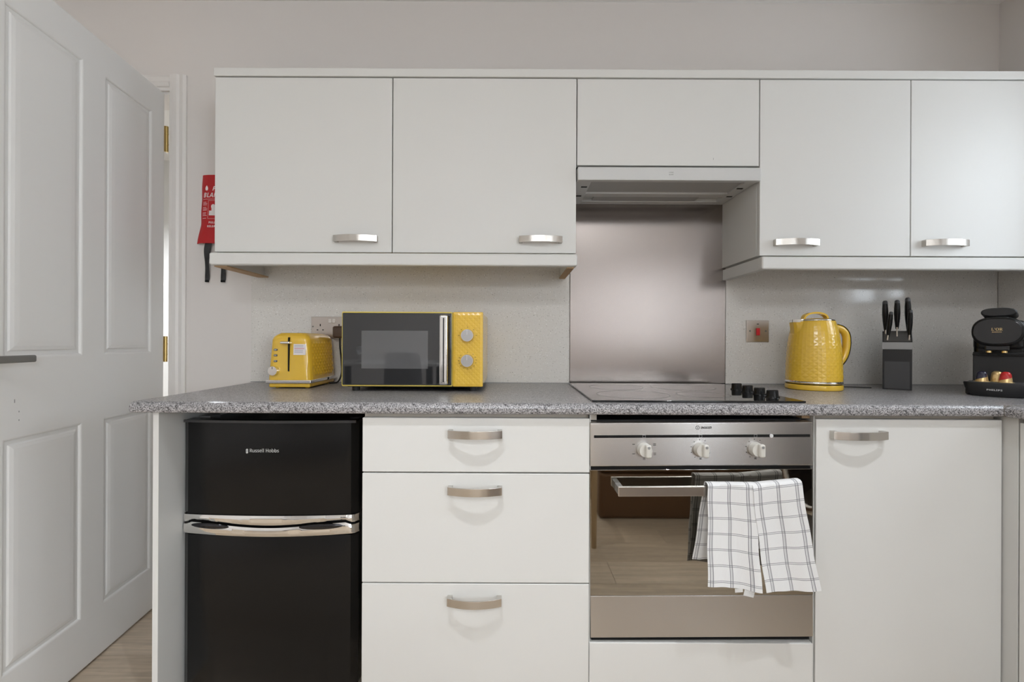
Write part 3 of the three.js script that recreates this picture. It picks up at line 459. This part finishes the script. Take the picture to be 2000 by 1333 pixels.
// ------------------------------------------------------------------ toaster
{
  const o = thing('toaster', 'yellow two-slice toaster with chrome band beside the microwave', 'toaster', [-0.7475, TOP, 0.250], 0.02);
  const prof = (w, y) => w;
  // shell: rounded front corners, sides leaning in towards the top
  const shell = (y) => { const t = (y - 0.03) / 0.155; return 0.0735 - 0.010 * Math.max(0, t) - 0.016 * Math.max(0, (t - 0.86) / 0.14) ** 2; };
  const D = 0.235, ring = (y) => { const w = shell(y), r = 0.022, lean = 0.006 * Math.max(0, (y - 0.03) / 0.155) + 0.012 * Math.max(0, ((y - 0.03) / 0.155 - 0.88) / 0.12) ** 2, out = []; const c = [[w - r, -r - lean, 0], [-w + r, -r - lean, 1], [-w + r, -D + r + lean, 2], [w - r, -D + r + lean, 3]]; for (const [x, z, q] of c) for (let k = 0; k <= 6; k++) { const a = q * Math.PI / 2 + k / 6 * Math.PI / 2; out.push([x + r * Math.cos(a), z + r * Math.sin(a)]); } return out; };
  const ys = [0.0285, 0.034, 0.06, 0.09, 0.12, 0.15, 0.165, 0.174, 0.180, 0.1845, 0.187], P = [], I = [], U = [];
  ys.forEach((y) => ring(y).forEach(([x, z]) => { P.push(x, y, z); U.push(x, y); })); const n = 28;
  for (let j = 0; j < ys.length - 1; j++) for (let i = 0; i < n; i++) { const a = j * n + i, b = j * n + (i + 1) % n; I.push(a, a + n, b, b, a + n, b + n); }
  for (const j of [0, ys.length - 1]) { P.push(0, ys[j], -D / 2); U.push(0, 0); const c = P.length / 3 - 1; for (let i = 0; i < n; i++) { const a = j * n + i, b = j * n + (i + 1) % n; j ? I.push(c, b, a) : I.push(c, a, b); } }
  const g = new THREE.BufferGeometry(); g.setAttribute('position', new THREE.Float32BufferAttribute(P, 3)); g.setAttribute('uv', new THREE.Float32BufferAttribute(U, 2)); g.setIndex(I);
  part('shell', toCreasedNormals(g, 0.7), M.yellow, o);
  for (const s of [1, -1]) part('embossed_side', facets((i, j) => { const k = s > 0 ? i : 16 - i, y = 0.036 + 0.126 * j / 12, edge = k === 0 || k === 16 || j === 0 || j === 12; return V3(s * (shell(y) + (edge ? -0.0006 : (i + j) % 2 ? 0.0042 : 0.0004)), y, -0.022 - (D - 0.046) * k / 16); }, 16, 12), M.yellow, o);
  part('chrome_band', new RoundedBoxGeometry(0.151, 0.0120, D + 0.004, 3, 0.003).translate(0, 0.0230, -D / 2 + 0.001), M.chrome, o); part('base', new RoundedBoxGeometry(0.138, 0.018, D - 0.012, 3, 0.005).translate(0, 0.0125, -D / 2), M.yellow, o);
  for (const [x, z] of [[-0.050, -0.03], [0.050, -0.03], [-0.05, -0.2], [0.05, -0.2]]) part('foot', cyl(0.008, 0.0065, 0.008, 16).translate(x, 0.004, z), M.yellow, o);
  const zf = (y) => -0.006 * Math.max(0, (y - 0.03) / 0.155) + 0.0006;
  part('lever_slot', bx(-0.0022, 0.0022, 0.058, 0.172, -0.012, 0.0012), M.ink, o); part('lever', bx(-0.021, 0.010, 0.150, 0.158, -0.004, 0.019, 0.003), M.chrome, o, 'chrome lever');
  for (const y of [0.130, 0.1115, 0.092]) { const b = part('button', bx(-0.0505, -0.0385, y - 0.0035, y + 0.0035, -0.010, 0.0005, 0.0025), M.greyMetal, o, 'small dark button'); part('button_symbol', bx(-0.0465, -0.0425, y - 0.0010, y + 0.0010, 0.0005, 0.0008), M.print, b); }
  const kn = part('browning_dial', cyl(0.0150, 0.0165, 0.016, 32).rotateX(Math.PI / 2).translate(-0.0475, 0.0600, 0.006), M.chrome, o, 'chrome browning dial'); part('dial_pointer', bx(-0.0481, -0.0469, 0.066, 0.074, 0.0142, 0.0147), M.ink, kn);
  const stick = canvasTex(128, 128, (c) => { c.fillStyle = 'rgb(232,226,226)'; c.fillRect(0, 0, 128, 128); c.fillStyle = 'rgb(205,150,160)'; c.fillRect(10, 48, 104, 10); c.fillStyle = 'rgb(160,158,164)'; for (const y of [16, 30, 70, 84, 98]) c.fillRect(10, y, 90 + (y % 14), 5); });
  part('sticker', sheet((u, v) => V3(0.0145 + 0.0405 * u, 0.113 + 0.0365 * v, zf(0.113 + 0.0365 * v) + 0.0008), 2, 2, 0.0006), std([1, 1, 1], 0.6, { map: stick }), o, 'white paper sticker');
  part('bread_slot', bx(-0.030, -0.010, 0.1865, 0.1876, -0.20, -0.04), M.ink, o); part('bread_slot', bx(0.010, 0.030, 0.1865, 0.1876, -0.20, -0.04), M.ink, o);
}
// ------------------------------------------------------------------ sockets, plug, switch
{
  const plate = (name, label, cat, x0, x1, y0, y1) => { const p = placed(name, label, cat, [(x0 + x1) / 2, y0, 0.006]); part('back_box', bx(x0 + 0.0015, x1 - 0.0015, y0 + 0.0015, y1 - 0.0015, 0.006, 0.0075), M.ink, p); part('plate', uvBox(bx(x0, x1, y0, y1, 0.0072, 0.0105, 0.0012), 0.35), M.socket, p); return p; };
  M.socket = std([0.52, 0.47, 0.43], 0.30, { metalness: 1 });
  const s = plate('double_socket', 'brushed steel double wall socket half hidden behind toaster and microwave', 'wall socket', -0.777, -0.631, 1.0145, 1.1005), z0 = 0.0105, z1 = 0.0115;
  part('screw', cyl(0.003, 0.003, 0.001, 14).rotateX(Math.PI / 2).translate(-0.770, 1.0625, 0.0110), M.greyMetal, s);
  for (const dx of [0, 0.0725]) {
    part('earth_slot', bx(-0.7435 + dx, -0.7400 + dx, 1.064, 1.0725, z0, z1), M.ink, s); for (const q of [0, 0.0215]) part('pin_slot', bx(-0.7555 + dx + q, -0.7495 + dx + q, 1.048, 1.0515, z0, z1), M.ink, s);
  }
  part('rocker_switch', bx(-0.7100, -0.6985, 1.076, 1.094, z0, 0.0125, 0.001), M.nickel, s); part('rocker_switch', bx(-0.6955, -0.6840, 1.076, 1.094, z0, 0.0125, 0.001), M.nickel, s);
  const p = placed('power_plug', 'dark plug in the wall socket between toaster and microwave', 'plug', [-0.655, 1.02, 0.03]);
  part('plug_body', bx(-0.682, -0.634, 1.018, 1.064, 0.0125, 0.048, 0.008), M.plug = std([0.09, 0.05, 0.03], 0.4), p); part('cord', tube([[-0.658, 1.020, 0.032], [-0.657, 0.985, 0.032], [-0.655, 0.93, 0.022], [-0.652, 0.88, 0.030], [-0.660, 0.8515, 0.05], [-0.680, 0.851, 0.07]], 0.0032), M.blackMatt, p);
  const c = plate('cooker_switch', 'square brushed steel cooker switch with a red rocker', 'wall switch', 0.907, 0.994, 1.0105, 1.0945);
  part('rocker', bx(0.9435, 0.9575, 1.036, 1.064, 0.0105, 0.0150, 0.0015), M.switchRed, c, 'red rocker'); part('neon_lens', bx(0.9465, 0.9545, 1.078, 1.081, 0.0105, 0.0112), M.ink, c);
  part('screw', merge([cyl(0.0035, 0.0035, 0.001, 14).rotateX(Math.PI / 2).translate(0.920, 1.053, 0.0110), cyl(0.0035, 0.0035, 0.001, 14).rotateX(Math.PI / 2).translate(0.981, 1.053, 0.0110)]), M.greyMetal, c);
}
// ------------------------------------------------------------------ kettle
{
  const o = thing('kettle', 'yellow jug kettle with embossed diamonds and chrome band', 'kettle', [1.0555, TOP, 0.180], 0);
  const rad = (y) => { const k = [[0.030, 0.0862], [0.09, 0.0845], [0.15, 0.0805], [0.195, 0.0745], [0.222, 0.0685], [0.240, 0.0630]]; for (let i = 0; i < k.length - 1; i++) if (y <= k[i + 1][0]) { const t = (y - k[i][0]) / (k[i + 1][0] - k[i][0]); return k[i][1] + (k[i + 1][1] - k[i][1]) * t; } return 0.063; };
  part('power_base', lathe([[0, 0], [0.084, 0], [0.0872, 0.003], [0.0872, 0.016], [0.085, 0.019], [0, 0.019]]), M.yellow, o); part('dark_gap', lathe([[0, 0.0185], [0.0835, 0.0185], [0.0835, 0.0222], [0, 0.0222]]), M.ink, o);
  part('chrome_band', lathe([[0.05, 0.0222], [0.0862, 0.0222], [0.0868, 0.026], [0.0864, 0.031], [0.05, 0.031]]), M.chrome, o);
  const ni = 44, nj = 22, body = facets((i, j) => { const y = 0.0305 + (0.2365 - 0.0305) * j / nj, a = -(i % ni) / ni * Math.PI * 2, edge = j === 0 || j >= nj - 1, plain = Math.min(1, Math.max(0, (0.19 - y) / 0.05)), r = rad(y) + (edge ? 0 : ((i + j) % 2 ? 0.00032 : -0.00032) * (0.25 + 0.75 * plain)); return V3(r * Math.cos(a), y, r * Math.sin(a)); }, ni, nj);
  part('body', body, M.yellow, o);
  part('top_ring', lathe([[0.05, 0.2355], [0.0640, 0.2355], [0.0632, 0.2405], [0.0590, 0.2425], [0.05, 0.2425]]), M.chrome, o); part('lid', lathe([[0, 0.2475], [0.03, 0.2465], [0.052, 0.2435], [0.0585, 0.2405], [0.05, 0.238], [0, 0.238]]), M.yellow, o);
  part('lid_handle', sheet((u, v) => { const a = Math.PI * u, x = -0.038 * Math.cos(a), y = 0.2425 + 0.0205 * Math.sin(a) ** 0.8; return V3(x + 0.004, y, 0.012 * (v - 0.5) * 2 * (0.7 + 0.3 * Math.sin(a))); }, 24, 4, 0.006), M.yellow, o);
  // spout on the side away from the handle
  part('spout', sheet((u, v) => { const a = (u - 0.5) * 1.15, y = 0.185 + 0.050 * v, r0 = rad(y) - 0.002, out = 0.019 * v ** 1.3 * Math.cos(a / 0.575 * Math.PI / 2) ** 1.2; return V3(-(r0 + out) * Math.cos(a), y, (r0 + out * 0.55) * Math.sin(a)); }, 18, 10, 0.003), M.yellow, o);
  part('spout_lip', sheet((u, v) => { const a = (u - 0.5) * 1.05, y = 0.2325 + 0.0095 * v, r0 = rad(y) - 0.001, out = 0.0205 * Math.cos(a / 0.525 * Math.PI / 2) ** 1.2; return V3(-(r0 + out) * Math.cos(a), y, (r0 + out * 0.55) * Math.sin(a)); }, 18, 2, 0.003), M.chrome, o, 'chrome pouring lip');
  const path = [[0.066, 0.216], [0.082, 0.2165], [0.099, 0.2095], [0.1125, 0.193], [0.1165, 0.168], [0.1140, 0.138], [0.1060, 0.112], [0.0930, 0.093], [0.080, 0.084]], curve = new THREE.CatmullRomCurve3(path.map(([x, y]) => V3(x, y, 0)));
  const grip = (w, h, off) => { const s = new THREE.Shape(); s.absellipse(0, 0, h, w, 0, Math.PI * 2); const pts = [], m = 40, N = 16, PP = [], II = []; for (let k = 0; k <= m; k++) { const p = curve.getPoint(k / m), tg = curve.getTangent(k / m), nx = tg.y, ny = -tg.x; for (let q = 0; q < N; q++) { const a = q / N * 2 * Math.PI, e = off + h * Math.cos(a); PP.push(p.x - nx * e, p.y - ny * e, w * Math.sin(a)); } } for (let k = 0; k < m; k++) for (let q = 0; q < N; q++) { const a = k * N + q, b = k * N + (q + 1) % N; II.push(a, b, a + N, b, b + N, a + N); } const gg = new THREE.BufferGeometry(); gg.setAttribute('position', new THREE.Float32BufferAttribute(PP, 3)); gg.setIndex(II); gg.computeVertexNormals(); return gg; };
  const hd = part('handle', grip(0.0135, 0.0115, -0.002), M.yellow, o); part('handle_trim', grip(0.0085, 0.0018, 0.0098), M.darkChrome, hd, 'chrome strip along the handle');
  part('switch', bx(0.084, 0.094, 0.034, 0.042, -0.008, 0.008, 0.002), M.chrome, o); part('power_cord', tube([[0.080, 0.0022, -0.005], [0.150, 0.0022, -0.055], [0.205, 0.0022, -0.040], [0.225, 0.0022, -0.028]], 0.0016, 40, 8), M.blackMatt, o, 'thin dark power cord'); part('base_tab', bx(0.080, 0.0905, 0.004, 0.020, -0.014, 0.014, 0.002), M.black, o);
}
// ------------------------------------------------------------------ knife block and knives, turned towards the room
const KB = { at: [1.372, TOP, 0.150], turn: -0.68 };
{
  const o = thing('knife_block', 'black knife block with a grey collar and front panel', 'knife block', KB.at, KB.turn);
  const side = [[0.062, 0.0], [0.064, 0.1655], [-0.012, 0.2045], [-0.055, 0.2045], [-0.055, 0.0]];
  part('body', prism(side, -0.0395, 0.0395, 'x', 0.0015), M.blockBlack, o); part('top_plate', prism([[0.0610, 0.1672], [0.0618, 0.1680], [-0.0115, 0.2056], [-0.0120, 0.2046]], -0.0370, 0.0370, 'x'), M.blockTop, o, 'grey sloping top');
  part('front_panel', bx(-0.0345, 0.0335, 0.004, 0.0985, 0.0600, 0.0632, 0.0008), M.charcoal, o, 'dark grey front panel');
  const col = part('collar', bx(-0.0405, 0.0405, 0.1400, 0.1650, 0.0605, 0.0655, 0.001), M.silver, o, 'grey metal-look collar');
  part('collar_side', prism([[0.0655, 0.140], [0.0655, 0.1665], [-0.012, 0.2070], [-0.020, 0.2070], [-0.02, 0.20], [0.03, 0.14]], 0.0395, 0.0405, 'x'), M.silver, o); part('collar_side', prism([[0.0655, 0.140], [0.0655, 0.1665], [-0.012, 0.2070], [-0.020, 0.2070], [-0.02, 0.20], [0.03, 0.14]], -0.0405, -0.0395, 'x'), M.silver, o);
  const n = V3(0, 0.30, 0.953);
  for (const [x, z] of [[-0.031, 0.005], [-0.026, 0.048], [0.000, 0.022], [0.031, 0.002], [0.032, 0.047]]) { const y = 0.1655 + (0.064 - z) / 0.076 * 0.039; part('blade_slot', bx(x - 0.0022, x + 0.0022, -0.0008, 0.0008, -0.009, 0.009).rotateX(0.472).translate(0, y, z), M.ink, o); }
  const knife = (label, x, z, len, w, lean, roll, neck) => {
    const y = 0.1655 + (0.064 - z) / 0.076 * 0.039, q = V3(x, y, z).applyAxisAngle(V3(0, 1, 0), KB.turn), k = thing('kitchen_knife', label, 'knife', [KB.at[0] + q.x, KB.at[1] + q.y, KB.at[2] + q.z], 0, 'knives in the block'); k.rotation.set(lean, KB.turn, roll, 'YXZ');
    const shape = [[0.40, 0], [0.55, 0.08], [0.85, 0.35], [0.95, 0.55], [0.90, 0.75], [0.78, 0.90], [0.70, 0.97], [0.40, 1.0], [0, 1.0]].map(([r, t]) => [r * w / 2, neck + t * len]);
    part('handle', lathe([[0, neck], ...shape], 20).scale(1, 1, 1.2), M.black, k); part('end_cap', lathe([[0.775 * w / 2, neck + 0.905 * len], [0.80 * w / 2, neck + 0.90 * len], [0.72 * w / 2, neck + 0.975 * len], [0.42 * w / 2, neck + 1.006 * len], [0, neck + 1.008 * len]], 20).scale(1, 1, 1.2), M.charcoal, k, 'grey end cap');
    part('bolster', bx(-0.0022, 0.0022, -0.03, neck + 0.012, -0.006, 0.006, 0.001), M.nickel, k, 'steel bolster');
  };
  knife('black-handled kitchen knife at the back left of the block', -0.031, 0.005, 0.112, 0.0196, 0.10, 0.02, 0.006); knife('short black-handled kitchen knife at the front left of the block', -0.026, 0.048, 0.094, 0.0156, 0.08, -0.10, 0.004);
  knife('black-handled kitchen knife in the middle showing its steel bolster', 0.000, 0.022, 0.102, 0.0192, 0.10, 0.0, 0.024); knife('tallest black-handled kitchen knife at the back right of the block', 0.031, 0.002, 0.118, 0.0200, 0.10, 0.02, 0.006); knife('short black-handled kitchen knife at the front right of the block', 0.032, 0.047, 0.098, 0.0156, 0.08, -0.03, 0.004);
}
// ------------------------------------------------------------------ coffee machine and capsules, turned towards the room
const CM = { at: [1.452, TOP, 0.412], turn: -0.86 };
{
  const o = thing('coffee_machine', 'black capsule coffee machine standing in the worktop corner', 'coffee machine', CM.at, CM.turn);
  // drip tray: boat-shaped front
  const half = (s, y) => { const out = []; for (let k = 0; k <= 24; k++) { const a = Math.PI * k / 24; out.push([s * 0.0745 * Math.cos(a) ** 1 * (1), s * 0.040 * Math.sin(a) ** 0.7 - 0.040]); } return out; };
  const tray = (s, y) => half(s).map(([x, z]) => V3(x, y, z));
  { const lv = [[0.74, 0.0], [0.84, 0.008], [0.95, 0.024], [1.0, 0.038], [0.995, 0.042], [0.93, 0.0425]], P = [], I = [], N = 25; lv.forEach(([s, y]) => tray(s, y).forEach((p) => P.push(p.x, p.y, p.z + (1 - s) * 0.0)));
    for (let j = 0; j < lv.length - 1; j++) for (let i = 0; i < N - 1; i++) { const a = j * N + i; I.push(a, a + N, a + 1, a + 1, a + N, a + N + 1); }
    for (const j of [0, lv.length - 1]) { P.push(0, lv[j][1], -0.045); const c = P.length / 3 - 1; for (let i = 0; i < N - 1; i++) j ? I.push(c, j * N + i + 1, j * N + i) : I.push(c, j * N + i, j * N + i + 1); }
    const g = new THREE.BufferGeometry(); g.setAttribute('position', new THREE.Float32BufferAttribute(P, 3)); g.setIndex(I); part('drip_tray', toCreasedNormals(g, 0.6), M.blackMatt, o); }
  part('tray_back', bx(-0.0700, 0.0700, 0.002, 0.0405, -0.125, -0.040, 0.004), M.blackMatt, o); part('drip_grid', bx(-0.058, 0.058, 0.0415, 0.0440, -0.105, -0.012, 0.001), M.charcoal, o);
  part('rear_body', bx(-0.0580, 0.0600, 0.0, 0.232, -0.330, -0.108, 0.016, 4), M.black, o); part('front_wall', bx(-0.0580, 0.0580, 0.040, 0.135, -0.112, -0.102, 0.003), M.blackMatt, o); part('ledge', bx(-0.0580, 0.0580, 0.124, 0.1285, -0.112, -0.092, 0.001), M.black, o);
  // the rounded head
  const oval = (w, h) => { const s = new THREE.Shape(), n = 40; for (let k = 0; k <= n; k++) { const a = k / n * 2 * Math.PI, c = Math.cos(a), q = Math.sin(a), x = w * Math.sign(c) * Math.abs(c) ** 0.72, y = h * Math.sign(q) * Math.abs(q) ** 0.86; k ? s.lineTo(x, y) : s.moveTo(x, y); } return s; };
  part('head', new THREE.ExtrudeGeometry(oval(0.0535, 0.0415), { depth: 0.075, bevelEnabled: true, bevelSize: 0.006, bevelThickness: 0.008, bevelOffset: -0.002, bevelSegments: 4 }).translate(0.0, 0.1985, -0.122), M.black, o);
  part('shoulder', bx(-0.0590, 0.0610, 0.135, 0.235, -0.320, -0.105, 0.020, 5), M.black, o);
  const fc = part('face_plate', new THREE.ExtrudeGeometry(oval(0.0500, 0.0370), { depth: 0.002, bevelEnabled: true, bevelSize: 0.002, bevelThickness: 0.002, bevelSegments: 3 }).translate(-0.001, 0.1990, -0.0385), M.blackGloss, o, 'glossy black face plate');
  part('lettering', lettering("L'OR", 0.0240, -0.001, 0.2015, -0.0343, fontSerif, 1.0), M.gold, fc, 'gold lettering'); part('lettering', lettering('BARISTA', 0.0205, -0.001, 0.1955, -0.0343, fontReg, 0.7), M.goldFoil, fc);
  part('spout_block', bx(-0.0290, 0.0250, 0.139, 0.166, -0.104, -0.052, 0.005), M.blackGloss, o); for (const x of [-0.0195, 0.0140]) part('nozzle', cyl(0.0068, 0.0068, 0.007, 20).translate(x, 0.1370, -0.062), M.gold, o, 'gold nozzle');
  part('lid_lever', new THREE.ExtrudeGeometry(oval(0.0385, 0.0135), { depth: 0.11, bevelEnabled: true, bevelSize: 0.004, bevelThickness: 0.010, bevelOffset: -0.003, bevelSegments: 4 }).rotateX(-0.06).translate(0.0, 0.2525, -0.200), M.blackMatt, o);
  part('maker_lettering', lettering('PHILIPS', 0.0330, -0.004, 0.0195, -0.0010, fontBold, 0.75), M.print, o, 'pale grey lettering');
  const cap = (label, x, z, colour, tilt) => {
    const q = V3(x, 0.0440, z).applyAxisAngle(V3(0, 1, 0), CM.turn), c = thing('coffee_capsule', label, 'capsule', [CM.at[0] + q.x, CM.at[1] + q.y, CM.at[2] + q.z], CM.turn, 'coffee capsules on the tray');
    part('cup', lathe([[0, 0], [0.0185, 0], [0.0185, 0.0008], [0.0150, 0.0014], [0.0120, 0.022], [0.0118, 0.022]], 28), M.goldFoil, c); part('dome', lathe([[0.0120, 0.0215], [0.0122, 0.024], [0.0100, 0.0295], [0.0055, 0.0325], [0, 0.033]], 28), colour, c, 'coloured top');
    part('swirl', sheet((u, v) => { const a = -0.2 + Math.PI * 1.05 * u, y = 0.022 - 0.017 * v * (0.25 + 0.75 * u), r = 0.0150 - (y - 0.0014) / 0.0206 * 0.0030 + 0.0004; return V3(r * Math.cos(a), y, r * Math.sin(a)); }, 18, 4, 0.0003), colour, c);
  };
  cap('dark blue and gold coffee capsule on the left of the tray', -0.0330, -0.036, M.capsuleBlue); cap('all gold coffee capsule behind the red one', -0.0020, -0.062, M.goldFoil); cap('red and gold coffee capsule on the right of the tray', 0.0180, -0.034, M.capsuleRed);
}
// ------------------------------------------------------------------ fire blanket pouch
{
  const tex = canvasTex(256, 512, (c, w, h) => {
    c.fillStyle = 'rgb(186,30,34)'; c.fillRect(0, 0, w, h); c.fillStyle = 'rgb(232,226,224)'; c.strokeStyle = 'rgb(222,200,198)'; c.textAlign = 'center';
    c.font = 'italic bold 46px sans-serif'; c.fillText('FIRE', 150, 122); c.font = 'italic bold 47px sans-serif'; c.fillText('BLANKET', 128, 172, 208);
    c.beginPath(); c.moveTo(52, 122); c.quadraticCurveTo(40, 104, 58, 84); c.quadraticCurveTo(76, 104, 66, 122); c.fill();
    c.lineWidth = 2; c.strokeRect(72, 196, 112, 134); c.fillRect(24, 184, 208, 2); c.fillRect(80, 270, 96, 36); c.beginPath(); c.arc(112, 240, 18, 0, 7); c.fill(); c.beginPath(); c.arc(148, 236, 14, 0, 7); c.fill(); c.fillRect(98, 250, 62, 26);
    for (const x of [26, 192]) for (let k = 0; k < 13; k++) if (k % 4 !== 3) c.fillRect(x, 206 + k * 10, 30 + (k * 7) % 9, 3);
    c.font = 'bold 22px sans-serif'; c.fillText('PULL TO', 122, 366); c.fillText('RELEASE', 112, 394);
  });
  const b = placed('fire_blanket', 'red fire blanket pouch hanging on the wall left of the cupboards', 'fire blanket', [-1.145, 1.382, 0.01]);
  const xl = (v) => -1.2035 - 0.008 * (1 - v) - 0.013 * Math.max(0, 1 - v / 0.28), xr = (v) => -1.087 + 0.004 * (1 - v) + 0.013 * Math.max(0, 1 - v / 0.28);
  part('pouch', sheet((u, v) => { const x = xl(v) + (xr(v) - xl(v)) * u, e = Math.min(1, Math.min(u, 1 - u) * 5), f = Math.min(1, (1 - v) * 8); return V3(x, 1.382 + 0.266 * v, 0.004 + 0.014 * Math.sqrt(e) * (0.45 + 0.55 * f) + 0.0012 * Math.sin(v * 17 + u * 6)); }, 20, 30, 0.003), std([1, 1, 1], 0.5, { map: tex }), b, 'red printed pouch');
  part('backing', bx(-1.203, -1.087, 1.384, 1.647, 0.0005, 0.004, 0.001), M.red, b);
  const tape = (x0, x1, y1, wTop, wBot) => sheet((u, v) => { const t = v, x = x0 + (x1 - x0) * t, w = wTop + (wBot - wTop) * t; return V3(x + w * (u - 0.5), 1.386 + (y1 - 1.386) * t, 0.010 + 0.006 * Math.sin(t * 5) + 0.003 * Math.sin(u * 3 + t * 8)); }, 6, 24, 0.002);
  part('pull_tape', tape(-1.1745, -1.1835, 1.2400, 0.0240, 0.0130), M.blackMatt, b, 'black pull tape'); part('pull_tape', tape(-1.1120, -1.1215, 1.2400, 0.0240, 0.0150), M.blackMatt, b, 'black pull tape'); part('tape_stitch', bx(-1.190, -1.177, 1.2330, 1.2410, 0.003, 0.010, 0.001), M.ink, b); part('tape_stitch', bx(-1.1290, -1.1140, 1.2330, 1.2410, 0.003, 0.010, 0.001), M.ink, b);
}
// ------------------------------------------------------------------ the living end of the room, seen mirrored in the oven and microwave doors
{
  const s = thing('bench_seat', 'low brown upholstered bench behind the camera, mirrored in the oven door', 'bench', [0.98, 0, 2.28]);
  part('base', bx(-0.48, 0.48, 0, 0.26, -0.30, 0.30, 0.02), M.sofa, s); part('cushion', bx(-0.49, 0.49, 0.26, 0.42, -0.31, 0.31, 0.04, 3), M.sofa, s);
  const st = thing('oak_stool', 'pale oak stool behind the camera, one leg mirrored in the oven door', 'stool', [0.27, 0, 1.75]);
  part('seat', bx(-0.16, 0.16, 0.42, 0.45, -0.16, 0.16, 0.012), M.oakLeg, st); for (const [x, z] of [[1, 1], [1, -1], [-1, 1], [-1, -1]]) part('leg', cyl(0.017, 0.012, 0.43, 14).rotateX(0).translate(x * 0.135, 0.213, z * 0.135), M.oakLeg, st);
  const t = thing('dining_table', 'white-topped dining table mirrored in the microwave door', 'table', [-1.55, 0, 4.55]);
  part('tabletop', bx(-0.70, 0.70, 0.715, 0.75, -0.45, 0.45, 0.006), M.tableTop, t); for (const [x, z] of [[1, 1], [1, -1], [-1, 1], [-1, -1]]) part('leg', bx(x * 0.60 - 0.035, x * 0.60 + 0.035, 0, 0.715, z * 0.36 - 0.035, z * 0.36 + 0.035, 0.004), M.darkWood, t);
  const chair = (label, x, z, turn) => { const c = thing('dining_chair', label, 'chair', [x, 0, z], turn, 'grey dining chairs');
    part('seat', bx(-0.22, 0.22, 0.42, 0.48, -0.22, 0.22, 0.025, 3), M.fabric, c); part('backrest', sheet((u, v) => { const a = (u - 0.5) * 1.5; return V3(0.27 * Math.sin(a) * (1 - 0.14 * v * v), 0.46 + 0.44 * v - 0.03 * (2 * u - 1) ** 4 * v, -0.24 - 0.05 * v + 0.14 * (1 - Math.cos(a))); }, 18, 10, 0.035), M.fabric, c);
    for (const [lx, lz] of [[1, 1], [1, -1], [-1, 1], [-1, -1]]) part('leg', cyl(0.015, 0.010, 0.43, 12).translate(lx * 0.18, 0.213, lz * 0.18), M.darkWood, c); };
  chair('grey upholstered dining chair on the kitchen side of the table', -1.10, 3.78, 0); chair('grey upholstered dining chair at the end of the table nearest the window', -0.72, 4.60, -Math.PI / 2);
  for (const [label, x, z] of [['clear wine glass at the left of the dining table', -1.85, 4.45], ['clear wine glass at the right of the dining table', -1.35, 4.60]]) { const g = thing('wine_glass', label, 'wine glass', [x, 0.75, z], 0, 'wine glasses on the table'); part('bowl', lathe([[0, 0.001], [0.034, 0.001], [0.034, 0.003], [0.005, 0.006], [0.004, 0.085], [0.020, 0.098], [0.036, 0.125], [0.038, 0.150], [0.031, 0.200], [0.0298, 0.200], [0.0365, 0.150], [0.0345, 0.126], [0.0, 0.096]], 28), std([1, 1, 1], 0, { transmission: 1, thickness: 0.003, ior: 1.5 }), g); }
}
renderer.render(scene, camera);
